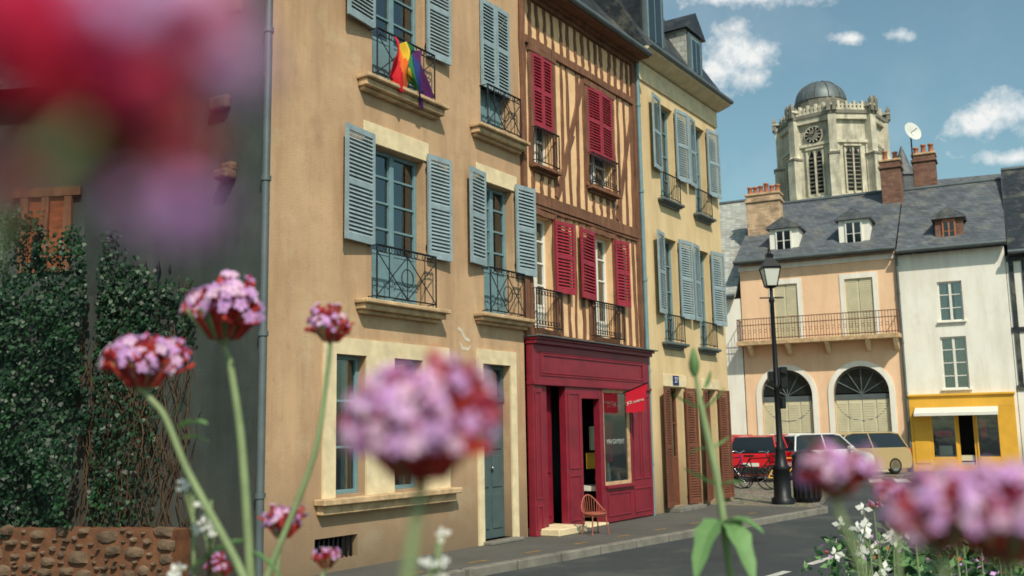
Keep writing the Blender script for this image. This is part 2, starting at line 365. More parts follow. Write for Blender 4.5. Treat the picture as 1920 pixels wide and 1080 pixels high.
b=MB(); b.box(.95,3.85,-.2,-.001,.84,.92,'sillstone'); b.box(1.0,3.8,-.12,-.002,.72,.84,'sillstone'); b.make('window_sill',H1,bevel=.012)
b=MB(); b.box(4.5,5.62,-.03,-.001,2.8,3.03,'stonetrim'); b.box(4.5,4.65,-.03,-.001,0,2.8,'stonetrim'); b.box(5.45,5.62,-.03,-.001,0,2.8,'stonetrim'); b.make('door_surround',H1)
b=MB(); b.prism([(4.02,3.3),(4.1,3.26),(4.2,3.14),(4.33,3.12),(4.34,3.16),(4.22,3.2),(4.14,3.3),(4.05,3.34)],-.004,-.001,'patch'); b.prism([(4.06,3.12),(4.16,3.04),(4.3,3.03),(4.38,3.08),(4.3,2.98),(4.12,2.99)],-.004,-.001,'patch'); b.make('paint_mark',H1)
b=MB(); k='doorgrey'
b.box(4.65,5.45,.14,.2,.05,2.2,k); b.box(4.65,4.72,.12,.2,2.2,2.8,k); b.box(5.38,5.45,.12,.2,2.2,2.8,k); b.box(4.72,5.38,.12,.2,2.73,2.8,k); b.box(4.65,5.45,.11,.14,2.2,2.28,k)
for z0,z1 in ((.2,.75),(.85,1.35),(1.45,2.1)):
    for x0,x1 in ((4.73,5.0),(5.1,5.37)): b.box(x0,x1,.125,.14,z0,z1,k)
d=b.make('door',H1,bevel=.006)
b=MB(); b.face([(4.72,.17,2.28),(5.38,.17,2.28),(5.38,.17,2.73),(4.72,.17,2.73)],'glass'); b.make('window_pane',d)
b=MB(); b.lathe((5.07,.1,1.15),[(.0,-.03),(.03,0),(0,.03)],'chrome',8); b.make('handle',d)
onebox(H1,'doorstep',4.6,5.5,-.2,.2,0,.05,'kerb',.01)
b=MB()
for i in range(9): b.box(1.0+i*.085,1.025+i*.085,.03,.05,.15,.43,'iron')
b.make('cellar_vent',H1)
pipe(H1,-.02,-.1,0,11.3,.05)
for z,w in ((9.6,.3),(8.2,.22),(7.1,.26),(6.5,.24),(5.85,.34),(5.0,.2),(4.9,.26),(3.4,.18)):
    x=.45+U(-.08,.12); b=MB(); b.box(-U(.1,.2),0,x,x+w,z,z+U(.12,.2),'rubble'); b.make('toothing_stone',H1,bevel=.035,seg=2)
FL=thing('rainbow_flag','crumpled rainbow striped flag tied to an iron balcony railing','flag',(O1[0],O1[1],0),A1)
b=MB(); n=30; m=24; st=['f_red','f_red','f_orange','f_yellow','f_green','f_blue','f_purple','f_purple']
def fp(i,j):
    s=i/n; t=j/m
    x=2.16+.80*s; pinch=1-.5*math.exp(-(t/.25)**2)
    cx=2.34 if s<.5 else 2.74
    x=cx+(x-cx)*pinch
    ln=.40+.30*abs(math.sin(s*5.6+.3))+.18*s
    z=7.38-ln*t-.05*math.sin(s*math.pi*2)**2
    y=-.19-.05*math.sin(s*17+t*3)-.03*math.sin(s*31+1)-.05*math.sin(t*3.1)
    return (x+.06*math.sin(t*5+s*3)+.1*t*t,y,z)
for i in range(n):
    for j in range(m):
        b.face([fp(i,j),fp(i+1,j),fp(i+1,j+1),fp(i,j+1)],st[max(0,min(7,int((i+2.2*math.sin(j*.2+i*.1))/n*8)))],True)
b.make('flag_cloth',FL)
# ============================================================ HOUSE 2 half timbered
H2=thing('half_timbered_house','half timbered house with red shutters above a crimson shopfront','house',O1,A1)
hw=[(6.3,7.0,6.45,8.5),(8.33,9.37,6.5,8.45),(6.2,6.9,3.5,5.5),(8.42,9.24,3.5,5.5)]
ET=9.62
b=MB(); b.wall(5.91,10.49,3.3,ET,hw,.2,'infill'); 
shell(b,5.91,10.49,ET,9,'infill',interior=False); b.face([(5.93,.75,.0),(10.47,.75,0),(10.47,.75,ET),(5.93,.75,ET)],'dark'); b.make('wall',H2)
b=MB()
def stud(x0,z0,x1,z1,w,y=-.022):
    d=Vector((x1-x0,z1-z0)); d.normalize(); L=math.hypot(x1-x0,z1-z0); p=Vector((-d.y,d.x))*w/2; n=7; ps=[];qs=[]
    for i in range(n+1):
        c=Vector((x0,z0))+d*L*i/n; j1=U(-.016,.016); j2=U(-.016,.016); ww=U(-.014,.014)
        ps.append(tuple(c+p*(1+j1/w*2)+Vector((ww,0)))); qs.append(tuple(c-p*(1+j2/w*2)+Vector((ww,0))))
    b.prism(ps+qs[::-1],y-U(0,.004),.0,'timber')
def blocked(x,a,c):
    out=[(a,c)]
    for h in hw:
        if h[0]-.09<x<h[1]+.09:
            o=[]
            for p,q in out:
                if h[3]+.1<=p or h[2]-.1>=q: o.append((p,q)); continue
                if h[2]-.1-p>.15: o.append((p,h[2]-.1))
                if q-h[3]-.1>.15: o.append((h[3]+.1,q))
            out=o
    return out
for a,c in ((3.42,5.7),(5.9,8.6),(8.76,9.5)):
    x=6.03
    while x<10.45:
        for p,q in blocked(x,a,c): stud(x+U(-.015,.015),p,x+U(-.06,.06),q,U(.07,.115))
        x+=U(.24,.31)
for x0,z0,x1,z1 in ((7.15,6.0,8.2,8.5),(9.5,5.95,10.3,8.3),(7.1,5.95,7.75,7.3)): stud(x0,z0,x1,z1,.12,-.034)
for z,h,y in ((3.36,.1,-.06),(5.8,.2,-.07),(5.66,.06,-.05),(8.69,.14,-.06),(9.54,.12,-.07)): stud(5.92,z,10.48,z+U(-.02,.02),h,y)
for h in hw:
    for x in (h[0]-.05,h[1]+.05): stud(x,h[2]-.08,x,h[3]+.1,.1,-.045)
    stud(h[0]-.12,h[3]+.06,h[1]+.12,h[3]+.06,.1,-.055); stud(h[0]-.12,h[2]-.05,h[1]+.12,h[2]-.05,.09,-.055)
for x in (5.98,10.4): stud(x,3.4,x,9.5,.13,-.065)
b.make('timber_frame',H2)
b=MB(); b.box(5.91,10.5,-.4,0,ET,ET+.06,'timber'); b.box(5.91,10.5,-.16,0,ET-.06,ET,'timber'); b.tube([(5.91,-.43,ET+.08),(10.5,-.43,ET+.08)],.06,'lead',8)
b.prism([(-.4,ET+.07),(3.6,ET+4.9),(8,ET+.07)],5.91,10.5,'slatedark','yz'); b.make('roof',H2)
b=MB(); b.box(7.4,8.6,.7,2.6,10.6,12.2,'slatedark'); b.prism([(7.25,12.2),(8.0,13.0),(8.75,12.2)],.6,2.8,'slatedark'); b.box(7.65,8.35,.66,.7,10.8,12.0,'whitew'); b.make('dormer',H2)
window(H2,6.3,7.0,6.45,8.5,fk='whitew',rows=4,sh='red',shz=(7.12,8.52),closed=True,rail=(6.24,7.04,6.42,7.08,-.13,'bars'),sill=(6.2,7.08,6.28,6.40,.16),sillk='timber')
window(H2,8.33,9.37,6.5,8.45,fk='whitew',rows=4,sh='red',shz=(7.08,8.47),closed=True,rail=(8.29,9.41,6.45,7.08,-.13,'scroll'),sill=(8.25,9.45,6.3,6.42,.16),sillk='timber')
window(H2,6.2,6.9,3.5,5.5,fk='whitew',rows=4,panel=.4,curtain=.35,sh='red',shz=(4.18,5.5),shw=(0,.58),ang=.1,rail=(6.14,6.98,3.46,4.17,-.13,'scroll'))
window(H2,8.42,9.24,3.5,5.5,fk='whitew',rows=4,panel=.3,curtain=.5,sh='red',shz=(4.17,5.5),shw=(.66,.5),ang=.12,rail=(8.25,9.42,3.45,4.15,-.13,'scroll'))
b=MB(); k='shopred'; y=-.14
def bx(x0,x1,z0,z1,y0=y,y1=-.002): b.box(x0,x1,y0,y1,z0,z1,k)
def pan(x0,x1,z0,z1,y0=y):
    w=.035
    b.box(x0,x1,y0-.015,y0+.001,z0,z0+w,k); b.box(x0,x1,y0-.015,y0+.001,z1-w,z1,k); b.box(x0,x0+w,y0-.015,y0+.001,z0+w,z1-w,k); b.box(x1-w,x1,y0-.015,y0+.001,z0+w,z1-w,k)
bx(5.96,10.46,2.53,3.2); pan(6.2,10.2,2.66,3.08); pan(6.24,10.16,2.7,3.04,y-.006)
bx(5.94,10.48,3.2,3.27,-.22); bx(5.92,10.5,3.27,3.31,-.27); bx(5.95,10.47,2.5,2.56,-.18)
b.box(5.9,10.52,-.34,.0,3.312,3.335,'lead')
bx(5.96,6.24,0,2.5); pan(6.0,6.2,.6,2.4); pan(6.0,6.2,.1,.5)
bx(7.02,7.6,.02,2.5); pan(7.1,7.52,1.05,2.4); pan(7.1,7.52,.15,.95)
bx(8.28,8.42,.02,2.5); bx(8.42,9.55,.02,.64); pan(8.5,9.45,.12,.56); bx(8.42,9.55,.64,.7,-.2)
bx(9.55,10.46,.02,2.5); pan(9.62,9.95,.75,2.4); pan(10.02,10.38,.75,2.4); pan(9.62,10.38,.12,.6); bx(7.6,8.28,2.3,2.5)
b.box(6.24,6.44,-.1,.2,.02,2.5,k)
SF=b.make('shopfront',H2,bevel=.006)
b=MB(); b.box(6.44,7.02,.16,.2,.12,2.5,k)
for z0,z1 in ((.25,.9),(1.0,2.35)): b.box(6.5,6.95,.14,.16,z0,z1,k)
b.make('door',SF,bevel=.006)
b=MB(); b.box(7.6,7.68,.3,.34,.05,2.3,k); b.box(8.2,8.28,.3,.34,.05,2.3,k); b.box(7.68,8.2,.3,.34,.05,.5,k); b.box(7.68,8.2,.3,.34,2.22,2.3,k); dd=b.make('glazed_door',SF)
b=MB(); b.face([(7.68,.32,.5),(8.2,.32,.5),(8.2,.32,2.22),(7.68,.32,2.22)],'glass'); b.make('window_pane',dd)
b=MB()
for x0,x1,z0,z1 in ((8.42,8.49,.7,2.5),(9.48,9.55,.7,2.5),(8.49,9.48,2.43,2.5),(8.49,9.48,.7,.76)): b.box(x0,x1,-.11,-.05,z0,z1,'sillstone')
sw=b.make('display_window',SF)
b=MB(); b.face([(8.49,-.08,.76),(9.48,-.08,.76),(9.48,-.08,2.43),(8.49,-.08,2.43)],'glass'); b.make('window_pane',sw)
b=MB(); b.box(8.43,9.54,-.04,.5,.6,.69,'whitew')
for i,(kk,h) in enumerate((('creamsh',.35),('sred',.2),('yellowshop',.28),('whitew',.4),('f_blue',.18),('pot',.25),('creamsh',.22))):
    x=8.58+i*.135; b.lathe((x,.1+.08*(i%3),.69),[(.045,0),(.055,h*.4),(.03,h*.8),(.02,h)],kk,10)
b.box(8.55,9.4,.3,.33,1.0,1.3,'yellowshop'); b.box(8.6,9.2,.25,.28,1.35,1.8,'creamsh'); b.box(9.0,9.4,.2,.23,1.1,1.9,'sred'); b.make('window_display',sw)
b=MB(); b.box(8.52,9.44,-.06,-.055,2.0,2.4,'sred'); b.make('window_poster',sw)
text('HN GAYEHT',.13,'lettering',sw,(8.98,-.088,1.5),(math.pi/2,0,0),'reflected_lettering')  # reflected writing, built as pale letters on the pane
text('JO! course',.12,'whitew',sw,(8.98,-.064,2.2),(math.pi/2,0,0),'poster_lettering')
onebox(H2,'doorstep',6.1,7.05,-.5,.16,0,.12,'stonetrim',.015); onebox(H2,'doorstep',7.6,8.3,-.25,.3,0,.05,'stonetrim',.015)
pipe(H2,10.5,-.1,0,9.6,.045,'bluew')
BN=thing('banner','small red pennant sign projecting from the crimson shopfront','sign',(O1[0],O1[1],0),A1)
b=MB(); b.tube([(9.3,-.1,2.43),(9.3,-.66,2.62)],.012,'iron',6); b.make('pole',BN)
b=MB()
q=[(9.3,-.17,2.44),(9.3,-.64,2.60),(9.3,-.55,2.07),(9.3,-.17,2.05)]
b.face(q,'sred'); b.face([(x+.006,y_,z) for x,y_,z in q][::-1],'sred'); b.make('pennant',BN)
text('JO! course',.085,'whitew',BN,(9.293,-.38,2.27),(math.pi/2,math.radians(-12),-math.pi/2),'pennant_lettering')
# ============================================================ HOUSE 3 pale yellow
H3=thing('townhouse','pale yellow townhouse with blue shutters and slate mansard roof','house',O1,A1)
up=[(11.71,12.5),(13.68,14.4)]; lo=[(11.64,12.42),(13.6,14.32)]
holes=[(a,c,6.8,9.05) for a,c in up]+[(a,c,3.6,5.95) for a,c in lo]+[(11.6,12.4,.08,2.62),(13.7,14.36,.08,2.62)]
E3=9.92
b=MB(); b.wall(10.51,15.2,0,E3,holes,.22,'yellowpl'); shell(b,10.51,15.2,E3,9,'yellowpl'); b.make('wall',H3)
for a,c in up:
    window(H3,a,c,6.8,9.05,rows=4,sh='blue',shz=(7.4,9.1),shw=(.56,.56) if a<13 else (.46,.58),ang=.14,rail=(a-.05,c+.05,6.82,7.4,-.1,'bars'),sill=(a-.2,c+.12,6.66,6.8,.18),sillk='lead')
for (a,c) in lo:
    window(H3,a,c,3.6,5.95,rows=4,sh='blue',shz=(4.19,6.0),shw=(.54,.56) if a<13 else (.5,.62),ang=.14,rail=(a-.05,c+.05,3.62,4.2,-.1,'bars'),sill=(a-.2,c+.12,3.46,3.6,.18),sillk='lead')
for a,c in ((11.6,12.4),(13.7,14.36)):
    window(H3,a,c,.08,2.62,fk='brownsh',rows=2,panel=1.0,dep=.15,sh='brownsh',shz=(.1,2.62),shw=(.5,.5),ang=.2)
onebox(H3,'lintel',11.4,12.6,-.03,-.001,2.64,2.9,'stonetrim'); onebox(H3,'lintel',13.5,14.55,-.03,-.001,2.64,2.86,'stonetrim'); onebox(H3,'doorstep',11.3,12.7,-.35,0,0,.08,'kerb')
b=MB(); b.box(11.86,12.16,-.045,-.03,2.68,2.88,'f_blue'); pl=b.make('house_number_plate',H3)
text('27',.17,'whitew',pl,(12.01,-.05,2.78),(math.pi/2,0,0),'house_number')
b=MB(); b.box(10.51,15.22,-.04,0,9.32,9.72,'stonetrim'); b.prism([(-.08,9.75),(-.4,E3-.06),(-.4,E3),(0,E3),(0,9.75)],10.51,15.3,'stonetrim','yz'); b.tube([(10.51,-.42,E3+.03),(15.32,-.42,E3+.03)],.06,'lead',8); b.make('cornice',H3)
b=MB()
x0,x1=10.51,15.3; e=E3+.003
b.raw([(x0,-.38,e),(x1,-.38,e),(x1-.7,1.15,12.5),(x0,1.15,12.5),(x1,9.2,e),(x1-.7,8,12.5),(x0,8,12.5),(x0,9.2,e),(x1-3,4.4,13.6),(x0,4.4,13.6)],
 [(0,1,2,3),(1,4,5,2),(4,7,6,5),(3,2,8,9),(2,5,8),(5,6,9,8),(0,3,9,6,7)],'slatedark'); b.make('roof',H3)
for a,c,zt,kc in ((10.9,12.1,12.2,'slatedark'),(13.35,14.35,11.35,'slatelite')):
    b=MB(); b.box(a,c,-.05,1.6,9.98,zt,kc); 
    b.prism([(a-.1,zt),((a+c)/2,zt+.55),(c+.1,zt)],-.15,1.9,'slatedark')
    b.box(a+.08,c-.08,-.1,-.051,10.1,zt-.05,'lead')
    dm=b.make('dormer',H3)
    b=MB(); b.box(a+.22,c-.22,-.12,-.101,10.3,zt-.15,'bluew'); b.box(a+.28,(a+c)/2-.03,-.13,-.121,10.37,zt-.2,'carglass'); b.box((a+c)/2+.03,c-.28,-.13,-.121,10.37,zt-.2,'carglass'); b.make('window',dm)
# ============================================================ FAR HOUSES
A2=math.radians(-27); O2=(14.48,37.98,0)
P=thing('peach_house','peach rendered house with arched ground floor and long iron balcony','house',O2,A2)
b=MB(); arches=[(-4.08,1.0),(-1.25,1.03)]
holes=[(-4.37,-3.42,5.2,7.45),(-1.6,-.55,5.2,7.45)]+[(c-r,c+r,0,3.0+r) for c,r in arches]
b.wall(-5.7,.4,0,8.4,holes,.25,'peach'); shell(b,-5.7,.4,8.4,8,'peach','whitepl')
for c,r in arches:
    n=20
    for i in range(n):
        t0=math.pi*i/n; t1=math.pi*(i+1)/n
        xa,za=c+r*math.cos(t0),3+r*math.sin(t0); xb,zb=c+r*math.cos(t1),3+r*math.sin(t1)
        b.face([(xa,0,za),(xb,0,zb),(xb,0,3+r),(xa,0,3+r)],'peach'); b.face([(xa,0,za),(xb,0,zb),(xb,.25,zb),(xa,.25,za)],'peach')
b.prism([(0,8.4),(4.5,11.5),(8,8.4)],-5.7,-5.69,'whitepl','yz')
b.make('wall',P)
b=MB()
for c,r in arches:
    n=24
    for i in range(n):
        t0=math.pi*i/n; t1=math.pi*(i+1)/n; R1=r+.2
        ps=[(c+r*math.cos(t0),3+r*math.sin(t0)),(c+R1*math.cos(t0),3+R1*math.sin(t0)),(c+R1*math.cos(t1),3+R1*math.sin(t1)),(c+r*math.cos(t1),3+r*math.sin(t1))]
        b.prism(ps,-.04,-.001,'whitepl')
    for s in (-1,1): b.box(min(c+s*r,c+s*(r+.2)),max(c+s*r,c+s*(r+.2)),-.04,-.001,0,3,'whitepl')
for x0,x1 in ((-4.37,-3.42),(-1.6,-.55)):
    b.box(x0-.18,x0,-.03,-.001,5.2,7.45,'whitepl'); b.box(x1,x1+.18,-.03,-.001,5.2,7.45,'whitepl'); b.box(x0-.18,x1+.18,-.03,-.001,7.45,7.65,'whitepl')
b.box(-5.75,.4,-.06,-.001,8.1,8.3,'whitepl'); b.make('stone_trim',P)
for c,r in arches:
    b=MB()
    for s in range(4):
        x0=c-r+s*r/2; b.box(x0+.01,x0+r/2-.01,.14,.18,0,2.75,'creamsh')
        for z in range(26): b.box(x0+.07,x0+r/2-.07,.125,.14,.2+z*.095,.25+z*.095,'creamsh')
    b.box(c-r,c+r,.12,.2,2.75,2.95,'lead')
    for i in range(1,6):
        t=math.pi*i/6; b.tube([(c,.16,2.95),(c+r*math.cos(t),.16,2.95+r*math.sin(t))],.02,'lead',5)
    b.ring((c,.16,2.95),r*.99,.03,'lead'); g=b.make('arched_doorway',P)
    b=MB(); b.face([(c+r*math.cos(math.pi*i/16),.18,3+r*math.sin(math.pi*i/16)) for i in range(17)],'carglass'); b.make('fanlight',g)
for x0,x1 in ((-4.37,-3.42),(-1.6,-.55)):
    b=MB(); xm=(x0+x1)/2
    for a,c in ((x0,xm-.01),(xm+.01,x1)):
        b.box(a,c,.05,.08,5.2,7.45,'creamsh')
        for z in range(26): b.box(a+.05,c-.05,.035,.05,5.3+z*.08,5.34+z*.08,'creamsh')
    b.make('window_shutters',P)
b=MB(); b.box(-5.8,.38,-.75,0,5.0,5.17,'sillstone'); 
for x in (-5.4,-3.9,-2.4,-.9,.1): b.prism([(-.7,5.0),(0,5.0),(0,4.55),(-.15,4.6)],x,x+.16,'stonetrim','yz')
bal=b.make('balcony',P,bevel=.01)
b=MB(); n=56
for i in range(n+1):
    x=-5.75+6.08*i/n; b.tube([(x,-.7,5.17),(x,-.7,6.05)],.011,'rust',4)
    if i%2==0: b.ring((x+.05,-.7,5.55),.06,.009,'rust',n=10,m=4)
for z in (5.25,5.8,6.05): b.tube([(-5.75,-.7,z),(.33,-.7,z)],.018,'rust',5)
for x in (-5.75,.33):
    for i in range(6): b.tube([(x,-.7+i*.13,5.17),(x,-.7+i*.13,6.05)],.011,'rust',4)
    b.tube([(x,-.7,6.05),(x,0,6.05)],.018,'rust',5)
b.make('railing',bal)
def gableroof(H,x0,x1,ez,rz,ry,by,k='slate',fas='lead'):
    b=MB(); b.prism([(-.35,ez),(ry,rz),(by,ez-.3),(by,ez-.5),(ry,rz-.2),(-.35,ez-.12)],x0,x1,k,'yz')
    b.tube([(x0,-.4,ez),(x1,-.4,ez)],.08,fas,8); b.tube([(x0,ry,rz+.02),(x1,ry,rz+.02)],.09,'lead',6)
    return b.make('roof',H)
gableroof(P,-5.85,.38,8.45,11.75,4.5,8.5)
def chimney(H,x0,x1,y0,y1,z0,z1,k,pots):
    b=MB(); b.box(x0,x1,y0,y1,z0,z1-.4,k); b.box(x0-.06,x1+.06,y0-.06,y1+.06,z1-.4,z1-.28,k); b.box(x0,x1,y0,y1,z1-.28,z1-.1,k); b.box(x0-.05,x1+.05,y0-.05,y1+.05,z1-.1,z1,'sillstone')
    c=b.make('chimney',H,bevel=.02)
    for i in range(pots):
        b=MB(); x=x0+(x1-x0)*(i+.5)/pots; hh=U(.34,.5); b.lathe((x,(y0+y1)/2,z1),[(.13,0),(.11,.1),(.09,hh-.08),(.12,hh-.06),(.12,hh),(.08,hh)],'pot',10); b.make('chimney_pot',c)
    return c
chimney(P,-5.72,-4.3,1.8,2.5,9.0,11.75,'brickpale',6)
def dormer(H,x0,x1,z0,z1,y,wk,rk,pk):
    b=MB(); zt=z1-.35
    b.box(x0,x1,y,y+1.6,z0-.2,zt,pk); xm=(x0+x1)/2
    b.prism([(x0-.12,zt-.02),(xm,z1+.05),(x1+.12,zt-.02),(x1+.12,zt-.08),(x0-.12,zt-.08)],y-.15,y+2.0,rk)
    b.prism([(x0,zt),(xm,z1-.08),(x1,zt)],y-.012,y+.01,pk)
    D=b.make('dormer',H)
    b=MB(); a,c=x0+.25,x1-.25; b.box(a,c,y-.05,y-.001,z0,zt-.1,wk)
    for p,q in ((a+.06,xm-.03),(xm+.03,c-.06)):
        for r_ in range(2):
            zz=z0+.07+r_*(zt-z0-.24)/2; b.box(p,q,y-.056,y-.05,zz,zz+(zt-z0-.3)/2,'carglass')
    b.make('window',D)
dormer(P,-4.5,-3.35,8.85,10.25,.45,'whitew','slate','whitepl'); dormer(P,-1.75,-.6,8.8,10.3,.45,'whitew','slate','whitepl')
pipe(P,.38,-.1,0,8.4,.05)
W=thing('white_house','narrow white house with yellow shopfront and brown dormer','house',O2,A2)
hl=[(1.74,2.58,5.55,7.05),(1.69,2.58,3.03,4.97),(.62,3.45,.35,2.2)]
b=MB(); b.wall(.41,4.1,0,8.2,hl,.2,'whitepl'); shell(b,.41,4.1,8.2,8,'whitepl'); b.make('wall',W)
for a,c,e,f in hl[:2]: window(W,a,c,e,f,fk='whitew',rows=3 if f>6 else 4,dep=.08,curtain=.5 if f<5.5 else .35,sill=(a-.08,c+.08,e-.1,e,.1),sillk='whitepl')
gableroof(W,.42,4.2,8.3,11.7,4.5,8.5)
chimney(W,-.35,.45,3.4,4.2,10,12.9,'brick',2); chimney(W,.85,1.75,4.6,5.4,10.8,13.3,'brick',3)
dormer(W,1.8,2.78,8.6,9.95,.45,'pot','slate','brick')
b=MB(); k='yellowshop'
b.box(.44,4.0,-.12,-.001,2.35,2.78,k); b.box(.42,4.04,-.2,-.001,2.78,2.86,k); b.box(.44,1.2,-.12,-.001,0,2.35,k); b.box(3.4,4.0,-.12,-.001,0,2.35,k); b.box(1.2,1.95,-.12,-.001,0,.55,k); b.box(2.72,3.4,-.12,-.001,0,.55,k); b.box(.55,1.08,-.14,-.12,.3,2.1,k); b.box(1.95,2.02,-.1,-.02,0,2.3,k); b.box(2.66,2.72,-.1,-.02,0,2.3,k)
F=b.make('shopfront',W,bevel=.01)
b=MB(); b.face([(1.2,-.05,.55),(1.95,-.05,.55),(1.95,-.05,2.35),(1.2,-.05,2.35)],'glass'); b.face([(2.72,-.05,.55),(3.4,-.05,.55),(3.4,-.05,2.35),(2.72,-.05,2.35)],'glass'); b.make('window_pane',F)
b=MB(); b.box(2.02,2.1,-.06,-.02,0,2.3,k); b.box(2.58,2.66,-.06,-.02,0,2.3,k); b.box(2.1,2.58,-.06,-.02,2.2,2.3,k); b.box(2.1,2.58,-.06,-.02,0,.25,k); b.make('glazed_door',F)
b=MB(); b.box(1.3,1.85,-.045,-.03,1.3,1.5,'sred'); b.box(1.35,1.8,.3,.32,.6,.95,'whitew'); b.box(2.8,3.0,.2,.22,1.2,1.9,'sred'); b.box(1.2,3.4,.05,.4,.4,.6,'creamsh'); b.make('window_display',F)
b=MB(); b.prism([(-.12,2.36),(-.75,2.16),(-.75,2.05),(-.73,2.05),(-.73,2.13),(-.12,2.32)],.65,3.45,'whitew','yz'); b.make('awning',F)
b=MB(); b.lathe((0,0,0),[(.02,0),(.25,.04),(.42,.16),(.4,.16),(.02,.03)],'lampglass',20); b.tube([(0,0,0),(0,0,.4)],.015,'iron',5)
DI=thing('satellite_dish','pale round satellite dish on a brick chimney','antenna',(16.9,40.6,13.2),0)
b.make('dish',DI,rot=(math.radians(75),0,math.radians(20)),loc=(0,0,.7)); b=MB(); b.tube([(0,0,-.4),(0,0,.7)],.03,'iron',6); b.make('mast',DI)
N=thing('half_timbered_house','grey half timbered house with steep slate roof','house',O2,A2)
b=MB(); b.wall(4.12,9,0,7.8,[(5,5.9,5,6.6)],.2,'whitepl'); shell(b,4.12,9,7.8,8,'whitepl'); b.make('wall',N)
b=MB()
for x in (4.2,4.62,5.05,6.0,6.5,7,7.6,8.2): b.box(x,x+.16,-.04,-.001,2.9,7.8,'slatedark')
for z in (2.9,5.0,7.6): b.box(4.13,9,-.05,-.001,z,z+.18,'slatedark')
b.make('timber_frame',N); window(N,5,5.9,5,6.6,fk='whitew')
gableroof(N,4.22,9.2,7.9,12.0,4.2,8.5,'slatedark')
L=thing('white_house','white rendered house with pale slate roof behind the square','house',(O2[0],O2[1],0),A2)
b=MB(); b.wall(-14,-5.75,0,7.0,[(-9,-8,4,5.6)],.2,'whitepl'); shell(b,-14,-5.75,7.0,8,'whitepl'); b.make('wall',L); window(L,-9,-8,4,5.6,fk='whitew')
gableroof(L,-14.2,-5.87,7.1,12.2,5.0,8.5,'slatelite')
# ============================================================ CHURCH
T=thing('church_tower','pale limestone octagonal church tower with clock and lead dome','church tower',(36.7,110,-1.9),math.radians(2),sc=1)
b=MB()
OFF=4
def octo(r,off=0): return [(r*math.cos(math.radians(22.5+45*i+off)),r*math.sin(math.radians(22.5+45*i+off))) for i in range(8)]
def slab(r,z0,z1,k): b.prism(octo(r,OFF),z0,z1,k,'xy')
slab(5.4,0,37.2,'tower'); slab(5.7,23,24.2,'tower'); slab(5.75,28.1,28.5,'tower'); slab(5.7,34.2,34.5,'tower'); slab(5.85,36.8,37.4,'tower'); slab(6.0,37.4,37.8,'towerdark')
b.box(-6.2,6.2,-6.2,6.2,0,22.8,'towerdark'); b.make('wall',T)
for i in range(8):
    b=MB()
    a=math.radians(22.5+45*i+OFF); m_=Matrix.Rotation(a,4,'Z')
    for (r0,r1,w,z0,z1) in ((5.0,6.75,.62,18,28),(5.0,6.4,.52,28,33),(5.0,6.1,.42,33,37.6)):
        b.box(r0,r1,-w,w,z0,z1,'tower',m_)
        vs=[m_@Vector(p) for p in ((r0,-w,z1),(r1,-w,z1),(r1,w,z1),(r0,w,z1),(r0,0,z1+.9),(r0+.3,0,z1+.9))]
        b.raw(vs,[(0,1,5,4),(3,4,5,2),(1,2,5)],'tower')
        b.box(r0,r1+.1,-w-.1,w+.1,z1-.25,z1,'towerdark',m_)
    for dx,dy in ((-.45,0),(.45,-.3),(.45,.3)):
        hh=39.0+U(0,.5); b.box(5.75+dx-.22,5.75+dx+.22,dy-.22,dy+.22,37.6,hh-.5,'towerdark',m_)
        vs=[m_@Vector((5.75+dx+p,dy+q,hh-.5)) for p,q in ((-.22,-.22),(.22,-.22),(.22,.22),(-.22,.22))]+[m_@Vector((5.75+dx,dy,hh))]
        b.raw(vs,[(0,1,4),(1,2,4),(2,3,4),(3,0,4)],'towerdark')
    b.box(5.1,6.4,-.6,.6,38.2,38.4,'tower',m_); b.make('buttress',T)
b=MB()
for i in range(8):
    m_=Matrix.Rotation(math.radians(45*i+OFF),4,'Z')
    for j in range(9):
        yy=-1.8+j*.45; b.box(5.0,5.35,yy-.13,yy+.13,37.8,38.6+(.25 if j%2 else 0),'tower',m_)
    b.box(5.05,5.3,-2.1,2.1,37.8,38.1,'tower',m_); b.box(5.05,5.3,-2.0,2.0,38.35,38.5,'tower',m_)
b.make('parapet',T)
for i in range(8):
    m_=Matrix.Rotation(math.radians(45*i+OFF),4,'Z'); b=MB(); r0=4.99
    for yy in ((-.42,.42)):
        b.box(r0,r0+.03,yy-.34,yy+.34,28.9,33.0,'dark',m_); b.raw([m_@Vector(p) for p in ((r0+.03,yy-.34,33),(r0+.03,yy+.34,33),(r0+.03,yy,33.7))],[(0,1,2)],'dark')
        for q in range(9): b.box(r0+.03,r0+.12,yy-.34,yy+.34,29.2+q*.45,29.32+q*.45,'towerdark',m_)
    for yy in (-.9,0,.9): b.box(r0,r0+.25,yy-.08,yy+.08,28.6,33.6,'tower',m_)
    b.box(r0,r0+.3,-1.0,1.0,33.8,34.0,'tower',m_); 
    for yy in (-1.6,1.6): b.box(r0,r0+.2,yy-.08,yy+.08,24.5,34,'tower',m_)
    for yy in (-1.25,-.4,.4,1.25): b.box(r0,r0+.16,yy-.06,yy+.06,24.3,27.9,'tower',m_)
    b.make('belfry_opening',T)
b=MB(); m_=Matrix.Rotation(math.radians(45*5+OFF),4,'Z')
for rr,xx,kk in ((1.1,5.2,'tower'),(.92,5.3,'dark'),(.6,5.31,'towerdark')):
    b.raw([m_@Vector((xx,rr*math.cos(t*math.pi/12),35.4+rr*math.sin(t*math.pi/12))) for t in range(24)],[tuple(range(24))],kk)
for t in range(12):
    a=t*math.pi/6; b.tube([m_@Vector((5.36,.62*math.cos(a),35.4+.62*math.sin(a))),m_@Vector((5.36,.86*math.cos(a),35.4+.86*math.sin(a)))],.06,'tower',4)
b.tube([m_@Vector((5.4,0,35.4)),m_@Vector((5.4,.3,35.9))],.06,'dark',4); b.tube([m_@Vector((5.4,0,35.4)),m_@Vector((5.4,-.6,35.6))],.05,'dark',4)
b.make('clock_face',T)
